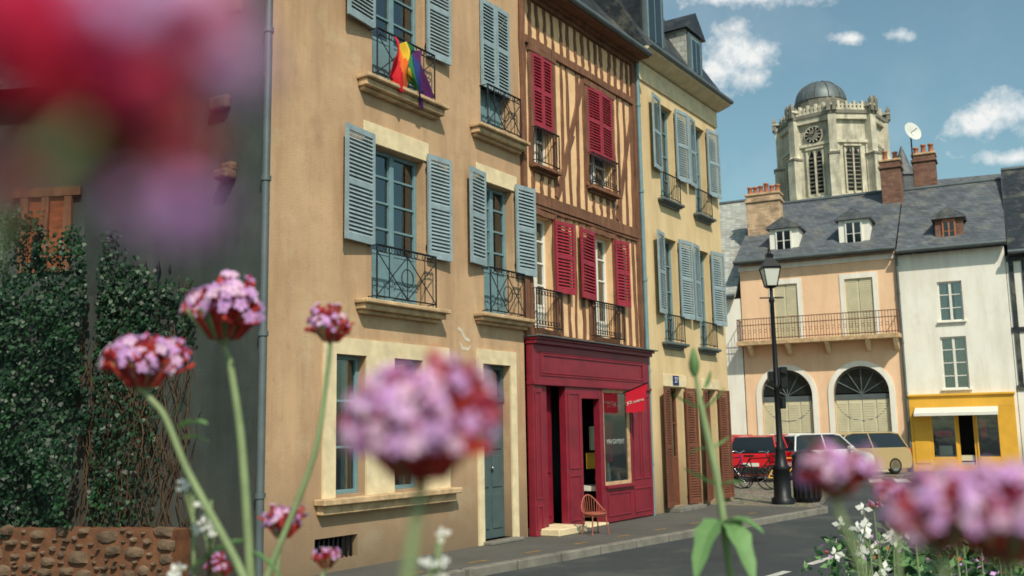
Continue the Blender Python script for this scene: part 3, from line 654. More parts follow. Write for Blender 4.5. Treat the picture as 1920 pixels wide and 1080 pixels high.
b=MB(); b.lathe((-1.0,0,37.8),[(2.9,0),(2.9,2.3),(3.0,2.4)],'towerdark',16,sm=False); b.lathe((-1.0,0,40.2),[(2.85*math.cos(t*math.pi/16),2.6*math.sin(t*math.pi/16)) for t in range(8)]+[(.3,2.6),(.05,2.75)],'lead',24)
for i in range(12):
    a=i*math.pi/6; b.tube([(-1.0+2.88*math.cos(t*math.pi/16)*math.cos(a),2.88*math.cos(t*math.pi/16)*math.sin(a),40.2+2.63*math.sin(t*math.pi/16)) for t in range(9)],.06,'slate',4)
b.make('dome',T)
NV=thing('church_nave','long church nave with blue grey slate roof','church',(48,106,0),math.radians(-20))
b=MB(); b.box(-2,36,0,16,0,22,'towerdark'); b.make('wall',NV); b=MB(); b.prism([(-.5,22),(8,30.2),(16.5,22)],-2.3,36,'slate','yz'); b.make('roof',NV)
b=MB(); b.lathe((-4.6,2,0),[(1.3,0),(1.3,29.5)],'slate',12,sm=False); b.lathe((-4.6,2,29.5),[(1.5,0),(.75,1.6),(.05,3.6)],'slate',12,sm=False); b.make('stair_turret',NV)
# ============================================================ GROUND
def flat(name,poly,z,k,thick=0):
    b=MB()
    if thick: b.prism(poly,z-thick,z,k,'xy')
    else: b.face([(x,y,z) for x,y in poly],k)
    return struct(b.make(name))
def W1(u,w): 
    c,s=math.cos(A1),math.sin(A1); return (O1[0]+u*c+w*s,O1[1]+u*s-w*c)
def W2(u,w):
    c,s=math.cos(A2),math.sin(A2); return (O2[0]+u*c+w*s,O2[1]+u*s-w*c)
flat('ground',[(-400,-400),(400,-400),(400,400),(-400,400)],-.13,'ground')
flat('road',[(-40,-40),(60,-40),(60,60),(-40,60)],-.11,'asphalt')
ko=[(-14,.1),(2.25,1.45),(8.13,2.08),(13.1,2.66)]
flat('pavement',[W1(-14,-3)]+[W1(u,w-.15) for u,w in ko]+[W1(13.6,2.45),W1(13.6,-.3)],0,'pave',.12)
b=MB()
for i in range(3):
    (u0,w0),(u1,w1)=ko[i],ko[i+1]; n=max(1,int((u1-u0)/.95))
    for j in range(n):
        a=j/n+.004; c=(j+1)/n-.004
        p=[W1(u0+(u1-u0)*q,w0+(w1-w0)*q+d) for q,d in ((a,-.148),(c,-.148),(c,0),(a,0))]; b.prism(p,-.13,.006,'kerb','xy')
arc=[(13.1,2.66),(13.6,2.72),(14.0,2.6),(14.3,2.3)]
cw=[W1(*p) for p in arc]+[(10.8,33.8)]
for i in range(len(cw)-1):
    a=Vector(cw[i]);c=Vector(cw[i+1]); L_=(c-a).length; n=max(1,int(L_/.95)); d=(c-a)/n; nn=Vector((-d.y,d.x)).normalized()*.15
    for j in range(n):
        p0=a+d*(j+.004); p1=a+d*(j+.996); b.prism([tuple(p0),tuple(p1),tuple(p1+nn),tuple(p0+nn)],-.13,.007,'kerb','xy')
struct(b.make('kerb',bevel=.012))
flat('cobbled_square',[W1(13.62,-.3),W1(13.62,2.55),W1(14.25,2.2),(10.65,33.8),(10,60),(-20,60),(-10,25)],.0,'cobble',.1)
flat('far_pavement',[W2(-3.2,3.0),W2(12,3.0),W2(12,-.1),W2(-3.2,-.1)],.006,'cobble',.12)
b=MB()
for (x0,y0),(x1,y1) in (((2.2,11.5),(3.45,13.1)),((3.9,13.7),(4.5,14.5)),((5.2,15.4),(5.9,16.3)),((.6,9.4),(1.5,10.6))):
    d=Vector((x1-x0,y1-y0)).normalized(); p=Vector((-d.y,d.x))*.06
    b.face([(x0+p.x,y0+p.y,-.105),(x0-p.x,y0-p.y,-.105),(x1-p.x,y1-p.y,-.105),(x1+p.x,y1+p.y,-.105)],'roadwhite')
for i in range(6):
    x0,y0=11.6+i*.75,33.2-i*.35; b.face([(x0,y0,-.105),(x0+.42,y0-.2,-.105),(x0+1.1,y0+2.0,-.105),(x0+.7,y0+2.2,-.105)],'roadwhite')
struct(b.make('road_marking'))
b=MB()
for i in range(9):
    u=1.5+i*1.25; w=.95+i*.09
    p=[W1(u+a,w+c) for a,c in ((0,0),(.35,.06),(.35,.12),(0,.06))]; b.face([(x,y,.004) for x,y in p],'roadyellow')
struct(b.make('pavement_marking'))
# ============================================================ IVY WALL
IA=math.radians(-17.3); IP=(-3.95,12.57,0)
IV=thing('ivy_wall','garden wall covered in dense shade-darkened green ivy with bare vines','wall',IP,IA)
b=MB(); b.box(-8,0,0,.3,0,3.6,'shadegrey'); b.make('wall',IV)
b=MB(); rnd=random.Random(3)
def top(s): return 3.98+.27*min(4.5,-s)+.25*noise.noise(Vector((s*1.3,0,0)))+.12*noise.noise(Vector((s*4.3,5,0)))+(-.3 if s>-1.2 else 0)
cnt=0
while cnt<27000:
    s=-rnd.random()*6.2; z=.5+rnd.random()*4.8
    if z>top(s)+rnd.gauss(0,.07): continue
    if s>-1.5 and rnd.random()<(s+1.6)*.62+(.25 if z<2.8 else -.4): continue
    nv=noise.noise(Vector((s*1.1,z*1.1,3)))+.5*noise.noise(Vector((s*3.5,z*3.5,7)))
    if nv<-.45 and rnd.random()<.45: continue
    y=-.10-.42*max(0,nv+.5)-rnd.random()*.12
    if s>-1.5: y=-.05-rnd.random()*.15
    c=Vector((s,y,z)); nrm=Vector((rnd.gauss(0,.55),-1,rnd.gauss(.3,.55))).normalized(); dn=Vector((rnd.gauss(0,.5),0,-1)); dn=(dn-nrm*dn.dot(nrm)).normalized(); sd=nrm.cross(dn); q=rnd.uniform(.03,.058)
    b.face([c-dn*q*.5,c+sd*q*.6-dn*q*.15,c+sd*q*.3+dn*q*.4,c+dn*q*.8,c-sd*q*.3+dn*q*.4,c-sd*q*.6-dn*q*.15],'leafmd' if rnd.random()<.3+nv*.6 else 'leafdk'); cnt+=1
b.make('ivy_leaves',IV)
b=MB()
for i in range(130):
    s=U(-1.8,0); z=U(1.4,3.8); p=Vector((s,-.06,z)); pts=[p]
    for j in range(9): p=p+Vector((U(-.09,.09),U(-.03,.03),-U(.08,.24))); p.y=min(-.02,max(-.22,p.y)); pts.append(p); 
    pts=[q for q in pts if q.z>.5]
    if len(pts)>2: b.tube(pts,U(.004,.01),'vine',4,False)
b.make('bare_vines',IV)
SW=thing('stone_wall','low rough rubble stone wall below the ivy','wall',IP,IA)
b=MB(); b.box(-8,-.03,-.42,-.02,0,.62,'mortar'); b.make('core',SW)
b=MB(); placed=[]
for att in range(2600):
    w=U(.08,.34) if att<900 else U(.05,.13); h=w*U(.4,.75); h=min(h,.17); cx=-U(.1,7); cz=U(.04,.62)
    if any(abs(cx-a)<(w+c)/2+.012 and abs(cz-d)<(h+e)/2+.01 for a,d,c,e in placed): continue
    placed.append((cx,cz,w,h)); q=U(.0,.05); n=9; ps=[]; ro=U(-.15,.15)
    for i in range(n):
        a=2*math.pi*i/n+U(-.12,.12); ca,sa=math.cos(a),math.sin(a); rr=U(.88,1.08)/max(abs(ca),abs(sa))**.6
        x_,z_=ca*rr*w/2,sa*rr*h/2; ps.append((cx+x_*math.cos(ro)-z_*math.sin(ro),cz+x_*math.sin(ro)+z_*math.cos(ro)))
    fr=[(cx+(a-cx)*.74,-.44-q,cz+(c-cz)*.74) for a,c in ps]; bk=[(a,-.41,c) for a,c in ps]
    b.raw(fr+bk+[(cx+U(-.01,.01),-.455-q,cz)],[(i,(i+1)%n,2*n) for i in range(n)]+[(i,(i+1)%n,(i+1)%n+n,i+n) for i in range(n)],'rubble',False)
b.make('rubble_masonry',SW)
FE=thing('iron_fence','black iron fence spikes on top of the ivy wall','fence',IP,IA)
b=MB()
for i in range(7):
    x=-1.35+i*.2; b.tube([(x,.1,3.4),(x,.1,3.8)],.012,'iron',5); b.lathe((x,.1,3.8),[(.01,0),(.04,.08),(.005,.24)],'iron',6)
b.tube([(-1.5,.1,3.65),(0,.1,3.65)],.012,'iron',5); b.make('railing',FE)
BH=thing('timbered_house','old house with orange brick and dark timber framing behind the ivy','house',(-12.6,16.6,0),math.radians(-8))
b=MB(); b.box(-6,8,0,6,0,7.4,'shadegrey'); b.box(4.75,5.45,-.03,0,4.4,5.65,'orangebrick'); b.make('wall',BH)
b=MB()
for x in (4.65,5.02,5.42): b.box(x,x+.13,-.08,-.03,4.4,5.65,'timber')
b.box(4.5,5.7,-.09,-.03,5.65,5.8,'timber'); b.make('timber_frame',BH); b=MB(); b.prism([(-.4,7.4),(3,10),(6.4,7.4)],-6.2,8,'slatedark','yz'); b.make('roof',BH)
# ============================================================ STREET FURNITURE
LP=thing('street_lamp','tall black cast iron street lamp with glass lantern','street lamp',(6.06,23.07,0))
b=MB(); b.lathe((0,0,0),[(.26,0),(.26,.12),(.2,.16),(.19,.75),(.23,.8),(.15,.88),(.11,1.2),(.12,1.25),(.075,1.32),(.065,2.6),(.09,2.64),(.06,2.7),(.05,4.6),(.075,4.65),(.04,4.72),(.04,4.95)],'iron',14); b.tube([(-.28,0,4.72),(.28,0,4.72)],.018,'iron',6); b.make('post',LP)
b=MB()
def fr(r0,r1,z0,z1,k,n=4):
    ps=[(r*math.cos(a),r*math.sin(a),z) for r,z in ((r0,z0),(r1,z1)) for a in [math.pi/4+math.pi/2*i for i in range(4)]]
    b.raw(ps,[(0,1,2,3),(4,5,6,7)]+[(i,(i+1)%4,(i+1)%4+4,i+4) for i in range(4)],k)
    return ps
fr(.12,.2,4.95,5.0,'iron'); fr(.28,.3,5.4,5.44,'iron'); fr(.3,.1,5.44,5.66,'iron'); fr(.1,.12,5.66,5.74,'iron'); b.lathe((0,0,5.74),[(.1,0),(.03,.06),(.04,.1),(.01,.2)],'iron',8)
for i in range(4):
    a=math.pi/4+math.pi/2*i; b.tube([(.17*math.cos(a),.17*math.sin(a),5),(.28*math.cos(a),.28*math.sin(a),5.42)],.014,'iron',5)
ln=b.make('lantern',LP); b=MB(); fr(.155,.26,5.0,5.4,'lampglass'); b.make('lamp_glass',ln)
TS=thing('pedestrian_signal','black pedestrian signal boxes strapped to a street lamp','traffic signal',(6.06,23.07,0))
b=MB(); b.box(.07,.24,-.12,.12,2.6,3.1,'iron'); b.box(-.18,-.07,-.1,.1,2.75,3.0,'iron'); b.box(.07,.18,-.08,.08,2.15,2.42,'iron'); b.lathe((.155,-.14,2.95),[(.07,-.01),(.07,.01)],'dark',10); b.make('signal_housing',TS,bevel=.02)
LB=thing('litter_bin','dark cylindrical litter bin beside a street lamp','bin',(6.75,23.5,0))
b=MB(); b.lathe((0,0,0),[(.26,0),(.3,.06),(.3,1.0),(.33,1.03),(.33,1.08),(.2,1.16),(.05,1.2)],'iron',16)
for i in range(16): a=i*math.pi/8; b.box(.298,.315,-.03,.03,.1,.95,'rubber',Matrix.Rotation(a,4,'Z'))
b.make('bin_body',LB)
def car(label,paint,loc,rz,L_=4.0,wd=1.7,h=1.48,grp='cars parked on the square'):
    C=thing('parked_car',label,'car',loc,rz,grp); w=wd/2
    b=MB(); pr=[(-L_/2,.3),(-L_/2-.03,.55),(-L_/2+.04,.88),(-L_/2+.25,.95),(L_/2-1.15,.95),(L_/2-.25,.8),(L_/2,.62),(L_/2+.02,.3),(L_/2-.1,.2),(-L_/2+.1,.2)]
    b.prism(pr,-w,w,paint)
    cab=[(-L_/2+.12,.93),(-L_/2+.38,h-.05),(-L_/2+.7,h),(.25,h),(.55,h-.06),(1.15,.93)]
    n=len(cab); wi=[w-.04,w-.2,w-.24,w-.24,w-.2,w-.04]
    vs=[(x,-a,z) for (x,z),a in zip(cab,wi)]+[(x,a,z) for (x,z),a in zip(cab,wi)]
    b.raw(vs,[(1,2,2+n,1+n),(2,3,3+n,2+n),(3,4,4+n,3+n)],paint,True)
    for s in (0,n):
        sg=-1 if s==0 else 1
        for i,j in ((0,1),(4,5)): b.tube([vs[i+s],vs[j+s]],.035,paint,5)
        b.tube([(-.45,sg*(w-.03),.93),(-.4,sg*(w-.23),h-.02)],.03,paint,5); b.tube([vs[1+s],vs[2+s],vs[3+s],vs[4+s]],.035,paint,5)
    b.make('body',C,bevel=.06,seg=2)
    g=MB(); q=[(x,y*.985,z-.004) for x,y,z in vs]; g.raw(q,[tuple(range(n)),tuple(range(n,2*n)),(0,1,1+n,n),(4,5,5+n,4+n)],'carglass'); g.make('window_glass',C)
    for x in (-L_/2+.75,L_/2-.8):
        for s in (-1,1):
            t=MB(); t.ring((0,0,0),.235,.075,'rubber','y',20,8); wl=t.make('wheel',C,loc=(x,s*(w-.06),.31))
            t=MB(); t.tube([(0,-.06,0),(0,.06,0)],.19,'chrome',14); t.make('rim',wl)
    for s in (-1,1):
        t=MB(); t.box(-L_/2-.05,-L_/2+.1,s*(w-.13)-.1,s*(w-.13)+.1,.62,.92,'taillight'); t.make('taillight',C,bevel=.02)
        t=MB(); t.box(L_/2-.25,L_/2+.01,s*(w-.22)-.16,s*(w-.22)+.16,.56,.72,'headlight'); t.make('headlight',C,bevel=.02)
        t=MB(); t.box(.62,.8,s*(w+.1)-.09,s*(w+.1)+.09,.92,1.06,paint); t.make('wing_mirror',C,bevel=.03)
    t=MB(); t.box(-L_/2-.055,-L_/2-.03,-.26,.26,.5,.61,'whitew'); t.make('number_plate',C)
    t=MB(); t.box(-L_/2-.06,-L_/2+.1,-w+.02,w-.02,.26,.46,'rubber'); t.make('bumper',C,bevel=.03)
car('small red hatchback parked on the cobbled square','carred',(8.6,34.3,0),math.radians(60))
car('silver white estate car parked beside a red hatchback','carwhite',(10.4,35.0,0),math.radians(35),4.3)
car('beige car parked in front of the arched doorways','carbeige',(12.0,36.4,0),math.radians(200),4.2)
car('dark red car parked behind the bicycles','carred',(7.6,37.5,0),math.radians(70))
def bike(label,loc,rz,k):
    C=thing('bicycle',label,'bicycle',loc,rz,'bicycles parked on the square')
    for x in (-.52,.52):
        t=MB(); t.ring((0,0,0),.33,.018,'rubber','y',28,6); w=t.make('wheel',C,loc=(x,0,.34))
        t=MB()
        for i in range(14): a=i*math.pi/7; t.tube([(0,0,0),(.32*math.cos(a),0,.32*math.sin(a))],.003,'chrome',3)
        t.make('spokes',w)
    b=MB(); B=(-.08,0,.3);S_=(-.22,0,.85);Hd=(.34,0,.88);Rr=(-.52,0,.34);Fr=(.52,0,.34)
    for p,q in ((B,S_),(S_,Hd),(B,(.36,0,.8)),(B,Rr),(S_,Rr),((.32,0,.98),Fr)): b.tube([p,q],.017,k,6)
    b.make('frame',C)
    b=MB(); b.box(-.36,-.1,-.07,.07,.9,.96,'rubber'); b.tube([S_,(-.24,0,.92)],.014,'chrome',6); b.make('saddle',C,bevel=.02)
    b=MB(); b.tube([(.22,-.28,1.05),(.32,-.15,1.06),(.34,0,1.0),(.32,.15,1.06),(.22,.28,1.05)],.014,'chrome',6); b.make('handlebar',C)
bike('black bicycle standing on the cobbles',(6.9,28.9,0),math.radians(-40),'iron')
bike('blue bicycle leaning among parked bicycles',(6.4,29.8,0),math.radians(-60),'f_blue')
bike('yellow framed bicycle standing near a litter bin',(7.6,28.4,0),math.radians(5),'yellowshop')
CH=thing('wicker_chair','small red wicker chair standing on the pavement outside the shop','chair',(1.32,17.05,0),A1-.5,sc=.82)
b=MB()
b.ring((0,0,.42),.23,.018,'wicker','z'); b.ring((0,0,.36),.19,.01,'wicker','z')
for i in range(16): b.tube([(-.22+i*.029,-math.sqrt(max(0,.05-(-.22+i*.029)**2)),.42),(-.22+i*.029,math.sqrt(max(0,.05-(-.22+i*.029)**2)),.42)],.008,'wicker',4)
b.make('seat',CH)
b=MB(); ar=[(.27*math.cos(math.radians(a)),.27*math.sin(math.radians(a)),.45+.33*math.sin(math.radians(a))**2) for a in range(0,181,12)]
b.tube(ar,.018,'wicker',6)
for i,p in enumerate(ar[1:-1]): b.tube([(p[0]*.82,p[1]*.82,.42),p],.008,'wicker',4)
b.make('backrest',CH)
for sx,sy in ((-1,-1),(1,-1),(-1,1),(1,1)): 
    b=MB(); b.tube([(sx*.15,sy*.15,.42),(sx*.2,sy*.2,0)],.014,'wicker',6); b.make('leg',CH)
# ============================================================ FLOWERS
def P3(rx,rz,Y): return Vector((rx*Y,Y,1.7+rz*Y))
def floret(b,p,n,rp,k,rn):
    a=n.orthogonal().normalized(); d=n.cross(a); ro=rn.random()*6
    for j in range(5):
        t=ro+j*2*math.pi/5; e=a*math.cos(t)+d*math.sin(t); f=a*-math.sin(t)+d*math.cos(t)
        b.face([p,p+e*rp*.6+f*rp*.38+n*rp*.15,p+e*rp*1.05+f*rp*.26+n*rp*rn.uniform(-.2,.3),p+e*rp*1.05-f*rp*.26+n*rp*rn.uniform(-.2,.3),p+e*rp*.6-f*rp*.38+n*rp*.15],k,True)
    b.lathe(p-Vector((0,0,rp*.05)),[(rp*.16,0),(rp*.1,rp*.22)],'magenta',5)
def head(parent,c,r,N=80,fl=.55,seed=1,bud=.2,lo=-.25,spread=.55):
    rn=random.Random(seed); b=MB(); c=Vector(c); subs=[Vector((rn.uniform(-1,1)*spread,rn.uniform(-1,1)*spread,rn.uniform(-.2,.28)))*r for _ in range(8)]
    core=1.03-spread
    for i in range(N):
        sc=subs[i%8]; th=rn.uniform(0,2*math.pi); ph=math.acos(rn.uniform(lo,1)); n=Vector((math.sin(ph)*math.cos(th),math.sin(ph)*math.sin(th),math.cos(ph)))
        p=c+sc+Vector((n.x*r*core,n.y*r*core,n.z*r*fl*.8)); n=(n+Vector((0,-.15,.2))+sc/r*.5).normalized()
        q=p-n*r*.4-Vector((0,0,r*.08))
        b.tube([q,p],[r*.032,r*.05],'calyx',5,False)
        if rn.random()<bud: b.lathe(p-Vector((0,0,r*.03)),[(r*.02,0),(r*.06,r*.05),(r*.01,r*.11)],'calyx' if rn.random()<.6 else 'magenta',6); continue
        floret(b,p,n,r*rn.uniform(.10,.145),'lilac' if rn.random()<.6 else 'pinkp',rn)
    for i in range(N//2):
        th=rn.uniform(0,2*math.pi); rr=rn.uniform(.1,.8)*r; p=c+Vector((math.cos(th)*rr,math.sin(th)*rr,-r*fl*rn.uniform(.05,.5)*(1.1-rr/r)))
        b.tube([c+Vector((math.cos(th)*rr*.4,math.sin(th)*rr*.4,-r*.6)),p],[r*.02,r*.05],'calyx' if rn.random()<.75 else 'stem',4,False)
    for s in subs: b.tube([c+s*.8-Vector((0,0,r*.1)),c-Vector((0,0,r*.75))],[r*.05,r*.05],'stem',5,False)
    return b.make('flower_head',parent)
def leaf(parent,p,d,L_,w,k='leaflt',droop=.4,nm='leaf'):
    b=MB(); p=Vector(p); d=Vector(d).normalized(); s=d.cross(Vector((0,0,1))).normalized(); n=7; L=[];C_=[];Rr=[]
    for i in range(n+1):
        t=i/n; c=p+d*L_*t-Vector((0,0,droop*L_*t*t)); ww=w*math.sin(math.pi*min(1,t*.92+.04))**.8*(1+.12*(-1)**i)
        C_.append(c); L.append(c+s*ww+Vector((0,0,ww*.35))); Rr.append(c-s*ww+Vector((0,0,ww*.35)))
    for i in range(n): b.face([L[i],L[i+1],C_[i+1],C_[i]],k,True); b.face([C_[i],C_[i+1],Rr[i+1],Rr[i]],k,True)
    return b.make(nm,parent)
def curve(pts,n=5):
    out=[]; m=len(pts)
    for i in range(m-1):
        p1,p2=pts[i],pts[i+1]; L_=(p2-p1).length
        p0=pts[i-1] if i else p1-(p2-p1); p3=pts[i+2] if i+2<m else p2+(p2-p1)
        m1=(p2-p0).normalized()*L_*.8; m2=(p3-p1).normalized()*L_*.8
        for j in range(n):
            t=j/n; out.append(p1*(2*t**3-3*t*t+1)+m1*(t**3-2*t*t+t)+p2*(-2*t**3+3*t*t)+m2*(t**3-t*t))
    out.append(pts[-1]); return out
def verbena(label,Y,hd,rpx,path,N=90,seed=1,rs=.0028,leaves=(),bud=.2,fl=.6,spread=.55):
    c=P3(*hd,Y); r=rpx/1867*Y; pts=[c-Vector((0,0,r*.7))]+[P3(a,z,Y) for a,z in path]
    l=pts[-1]; d=(l-pts[-2]).normalized(); g=Vector((l.x+d.x*.12,l.y+.02,0)); 
    V=thing('verbena_flower',label,'flower',g,0,'verbena flowers'); pts=[p-g for p in pts]
    cv=curve(pts,6)+[Vector((0,0,pts[-1].z*.6)),Vector((0,0,0))]; b=MB(); b.tube(cv,[rs*(.7+.5*i/len(cv)) for i in range(len(cv))],'stem',7); b.make('stem',V)
    head(V,c-g,r,N,seed=seed,bud=bud,fl=fl,spread=spread)
    for (a,z,dx,dz,L_,w) in leaves: leaf(V,P3(a,z,Y)-g,(dx,U(-.3,.3),dz),L_*Y/1867,w*Y/1867)
    return V
verbena('lilac pink verbena head with red calyxes on a tall stem',.8,(-.2918,.1285),92,[(-.285,.075),(-.272,0),(-.2597,-.1333)],210,1,rs=.0034,leaves=[(-.262,-.1,-1,-.1,110,26),(-.261,-.11,.6,-.3,70,20)])
verbena('lilac verbena head tilting on a branching stem',.76,(-.3711,.0780),80,[(-.350,.025),(-.325,-.03),(-.2746,-.118),(-.262,-.145)],190,2,rs=.003,leaves=[(-.335,.0,1,.3,60,14),(-.34,.02,.3,1,50,12),(-.335,.01,1,.6,70,18)])
verbena('small pink verbena head on a leaning stem',.86,(-.1837,.1102),50,[(-.186,.07),(-.1986,-.0163),(-.244,-.134)],120,3,rs=.0026,bud=.3,fl=.9,spread=.45)
verbena('large pink verbena head close up',.27,(-.0928,.004),150,[(-.10,-.09),(-.105,-.125),(-.1168,-.19)],300,4,rs=.002,fl=.95,bud=.3,spread=.42)
verbena('small verbena head low between the stems',.9,(-.2293,-.083),46,[(-.232,-.11),(-.236,-.16)],90,5,rs=.002)
verbena('tiny verbena head low beside the stems',.9,(-.1861,-.1169),32,[(-.19,-.135),(-.2,-.17)],70,6,rs=.002)
verbena('tiny verbena head low beside the stems',.9,(-.2886,-.1226),32,[(-.288,-.135),(-.28,-.17)],70,7,rs=.002)
verbena('lilac verbena head out of focus beside the road',.34,(.3152,-.0443),74,[(.318,-.085),(.33,-.12),(.35,-.19)],140,8,rs=.0014,fl=.7)
verbena('large pink verbena head close up beside the road',.26,(.4102,-.086),110,[(.416,-.14),(.42,-.2)],210,9,rs=.0016,fl=.8,bud=.3,spread=.45)
verbena('pink verbena head close up near the road',.27,(.4763,-.095),120,[(.476,-.15),(.47,-.2)],210,10,rs=.0016,fl=.9,bud=.3,spread=.45)
verbena('small lilac verbena head peeking beside the road',.5,(.372,-.068),40,[(.372,-.12),(.37,-.2)],90,13,rs=.0014,fl=.8)
g=Vector((-.06,.065,0)); V=thing('verbena_flower','crimson and pink blossom almost touching the lens','flower',g,0,'verbena flowers')
Yc=.06; rn=random.Random(9); b=MB(); lf=MB()
for x,z,rp,ks,N in ((-.51,.44,150,('crimson','crimson','magenta'),80),(-.41,.43,120,('crimson','magenta','lilac'),70),(-.335,.44,120,('pinkp','lilac','crimson'),80),(-.285,.385,75,('lilac','pinkp'),50),(-.37,.36,90,('crimson','calyx','magenta'),60),(-.335,.29,60,('calyx','magenta'),30),(-.325,.225,75,('lilac','lilac','f_purple'),50),(-.48,.385,110,('crimson','calyx'),50),(-.51,.27,70,('f_purple','calyx'),20),(-.385,.235,50,('f_purple','lilac'),24)):
    c=P3(x,z,Yc)-g; r=rp/1867*Yc
    for i in range(N):
        n=Vector((rn.gauss(0,1),rn.gauss(0,1)-.4,rn.gauss(0,1))).normalized(); floret(b,c+n*r*rn.uniform(.5,1),n,r*.32,rn.choice(ks),rn)
for x,z,rp,N in ((-.43,.315,120,180),(-.49,.31,110,150),(-.39,.28,80,110)):
    c=P3(x,z,Yc+.003)-g; r=rp/1867*Yc
    for i in range(N):
        n=Vector((rn.gauss(0,1),rn.gauss(0,.6),rn.gauss(0,1))).normalized(); d=n.orthogonal().normalized(); s=n.cross(d); p=c+n*r*rn.random(); lf.face([p,p+d*r*.3+s*r*.2,p+d*r*.6,p+d*r*.3-s*r*.2],rn.choice(('leafdk','leafdk','leafmd','calyx')))
b.make('flower_head',V); lf.make('leaf_cluster',V)
b=MB(); b.tube(curve([P3(-.44,.32,Yc)-g,P3(-.55,.2,Yc)-g,P3(-.72,-.2,Yc)-g],6)+[Vector((0,0,0))],.0007,'stem',6); b.make('stem',V)
g=Vector((.19,.9,0)); V=thing('flower_stalk','tall green stalk with broad leaves and a closed bud','plant',g)
pts=[P3(.1814,.06,.9),P3(.187,.02,.9),P3(.1991,-.0494,.9),P3(.2078,-.1414,.9)]; pts=[p-g for p in pts]
b=MB(); cv=curve(pts,6)+[Vector((0,0,pts[-1].z*.6)),Vector((0,0,0))]; b.tube(cv,[.0012+.0024*min(1,i/8) for i in range(len(cv))],'stem',7); b.make('stem',V)
b=MB(); c=P3(.1812,.066,.9)-g; b.lathe(c-Vector((0,0,.012)),[(.002,0),(.0045,.006),(.005,.012),(.003,.02),(.001,.026)],'leaflt',8); b.make('bud',V)
for a,z,dx,dy,L_,w,dr in ((.187,.02,-1,-.2,58,10,-.2),(.187,.02,1,.1,50,11,-.5),(.1935,-.02,-1,.3,45,10,.5),(.1935,-.02,1,.2,40,9,-.3),(.2,-.055,-1,-.2,70,14,-.2),(.2,-.055,1,-.3,50,13,.2),(.203,-.09,1,-.5,75,22,.5),(.203,-.09,-.6,-.7,110,24,1.1),(.203,-.092,.3,-.9,100,22,1.2),(.19,.04,.5,.4,24,6,-1)):
    leaf(V,P3(a,z,.9)-g,(dx,dy,.3),L_*.9/1867,w*.9/1867,droop=dr)
def whitebits(label,Y,cs,base):
    g=Vector((base*Y,Y,0)); V=thing('gaura_plant',label,'flower',g,0,'small white flowering plants')
    b=MB(); f=MB(); 
    for a,z,h in cs:
        p=P3(a,z,Y)-g; b.tube([Vector((0,0,0)),Vector((p.x*.7,0,p.z-.15*Y)),p],.0014,'stem',5)
        for i in range(h):
            c=p+Vector((U(-.02,.02),U(-.02,.02),U(-.05,.01)))*Y; 
            for j in range(4):
                t=j*1.57+U(-.3,.3); e=Vector((math.cos(t),U(-.6,.6),math.sin(t)))*U(.004,.009)*Y; s_=Vector((-e.z,0,e.x))*.35; f.face([c,c+e*.6+s_,c+e*1.1,c+e*.6-s_],'whitefl')
            b.tube([c,p-Vector((0,0,.03*Y))],.0009,'stem',4)
    b.make('stem',V); f.make('petals',V)
whitebits('small white flowers with thin green stems',.8,[(-.318,-.05,3),(-.30,-.085,3),(-.335,-.13,4),(-.30,-.06,2)],-.3)
whitebits('small white flowers under a verbena head',.6,[(-.078,-.105,4),(-.085,-.128,4),(-.075,-.14,2)],-.08)
whitebits('small white flowers beside the road',1.9,[(.345,-.09,5),(.355,-.11,5),(.33,-.10,4),(.37,-.07,4),(.34,-.13,5)],.35)
for Y,xs,zt,nm,N in ((2.3,(.335,.58),-.122,'leafy flower bed plants with small orange and pink blooms',5600),(.95,(-.34,-.235),-.133,'low leafy plants at the foot of the verbenas',260)):
    g=Vector((sum(xs)/2*Y,Y,0)); V=thing('leafy_plant',nm,'plant',g); b=MB()
    for i in range(N):
        x=U(*xs)*Y; y_=Y+U(-.3,.4)*(Y/2); zt_=1.7+(zt+.02*math.sin(x*9)+.02*noise.noise(Vector((x*14,y_*5,0))))*y_; z=zt_-abs(random.gauss(0,.25)) 
        if z<0.2: continue
        c=Vector((x,y_,z))-g; d=Vector((U(-1,1),U(-1,1),U(-.4,1))).normalized(); s=d.cross(Vector((U(-1,1),U(-1,1),.3))).normalized(); q=U(.012,.03)*(Y/2.3)**.5
        k='leaflt' if R()<.4 else 'leafmd'
        if z>zt_-.07 and R()<.16: k=random.choice(['orangefl','lilac','orangefl','pinkp']); q*=.6
        b.face([c,c+d*q*.5+s*q*.3,c+d*q*1.1,c+d*q*.5-s*q*.3],k)
    for i in range(60): x=U(*xs)*Y-g.x; b.tube([(x*.6,0,0),(x,U(-.2,.3)*Y/2.3,1.7+(zt-.03)*Y)],.003,'stem',4,False)
    b.make('foliage',V)
for i in range(12):
    Y=U(1.5,2.4); x=U(.335,.5); verbena('small lilac verbena heads among bedding plants',Y,(x,U(-.10,-.05)),U(9,20),[(x+.003,-.16),(x+.004,-.25)],30,20+i,rs=.0016)
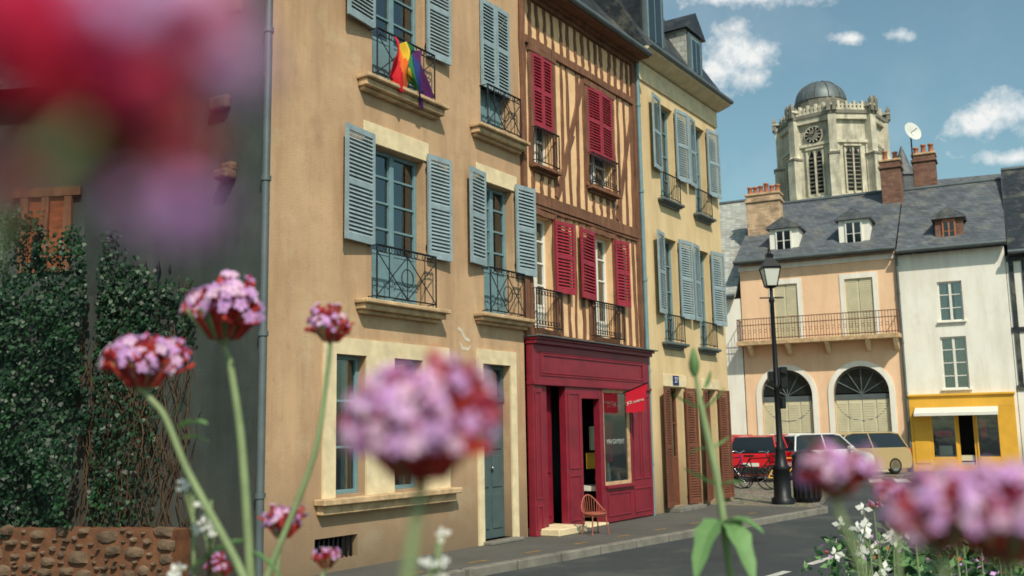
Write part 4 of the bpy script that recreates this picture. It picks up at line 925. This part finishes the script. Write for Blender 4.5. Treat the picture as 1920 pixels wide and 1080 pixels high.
# ============================================================ SKY, SUN, CAMERA
w=bpy.data.worlds.new('World'); S.world=w; t=NT(w)
se=math.radians(47); sx,sy=.30,-.954
tc=t.n("ShaderNodeTexCoord").outputs['Generated']
sky=t.n("ShaderNodeTexSky",sky_type='NISHITA',sun_disc=False,sun_elevation=se,sun_rotation=math.atan2(sx,sy),altitude=100,air_density=1.1,dust_density=1.8,ozone_density=1.2).outputs[0]
sky=t.mix(1.0,sky,(1.0,1.26,1.08,1),'MULTIPLY')
sp=t.n("ShaderNodeSeparateXYZ",{0:tc}).outputs
ay=t.math('MAXIMUM',t.math('ABSOLUTE',sp[1]),.02)
px=t.math('DIVIDE',sp[0],ay); pz=t.math('DIVIDE',sp[2],ay)
best=None
for cx,cz,rx,rz in ((.243,.392,.046,.036),(.225,.370,.04,.024),(.268,.395,.034,.016),(.497,.308,.05,.018),(.53,.322,.05,.022),(.409,.408,.022,.009),(.36,.405,.026,.008),(.25,.452,.08,.014),(.34,.458,.05,.008),(.52,.272,.06,.010),(-.5,.5,.3,.05),(1.0,.5,.3,.06)):
    a=t.math('DIVIDE',t.math('SUBTRACT',px,cx),rx); c=t.math('DIVIDE',t.math('SUBTRACT',pz,cz),rz)
    d=t.math('SUBTRACT',1.0,t.math('SQRT',t.math('ADD',t.math('MULTIPLY',a,a),t.math('MULTIPLY',c,c))))
    best=d if best is None else t.math('MAXIMUM',best,d)
n1=t.n("ShaderNodeTexNoise",{'Vector':tc,'Scale':32.0,'Detail':7.0,'Roughness':.62}).outputs[0]
n2=t.n("ShaderNodeTexNoise",{'Vector':tc,'Scale':5.0,'Detail':5.0,'Roughness':.6}).outputs[0]
dens=t.ramp(t.math('ADD',t.math('MAXIMUM',best,-.9),t.math('MULTIPLY',t.math('SUBTRACT',n1,.5),3.4)),-.05,1.0,0,.92)
thin=t.ramp(n2,.45,.8,.03,.2)
cl=t.math('MAXIMUM',dens,thin,True)
sky=t.mix(cl,sky,t.mix(t.ramp(n1,.3,.7),(7.6,8.1,8.3,1),(9.6,9.4,9.0,1)))
bg=t.n("ShaderNodeBackground",{0:sky,1:.105}); t.n("ShaderNodeOutputWorld",{0:bg.outputs[0]})
sl=bpy.data.lights.new('sun','SUN'); sl.energy=4.6; sl.angle=math.radians(.5); sl.color=(1,.91,.77)
so=bpy.data.objects.new('sun',sl); COL.objects.link(so)
so.rotation_euler=Vector((sx*math.cos(se),sy*math.cos(se),math.sin(se))).to_track_quat('Z','Y').to_euler()
cd=bpy.data.cameras.new('camera'); co=bpy.data.objects.new('camera',cd); COL.objects.link(co); S.camera=co
cd.sensor_width=36; cd.lens=36*1867/1920; cd.clip_start=.01; cd.clip_end=2000
co.matrix_world=Matrix.Translation((0,0,1.7))@Matrix.Rotation(math.radians(98.29),4,'X')@Matrix.Rotation(math.radians(-1.03),4,'Z')
cd.dof.use_dof=True; cd.dof.focus_distance=4.0; cd.dof.aperture_fstop=7.0
S.view_settings.view_transform='Standard'; S.view_settings.look='None'; S.view_settings.exposure=0
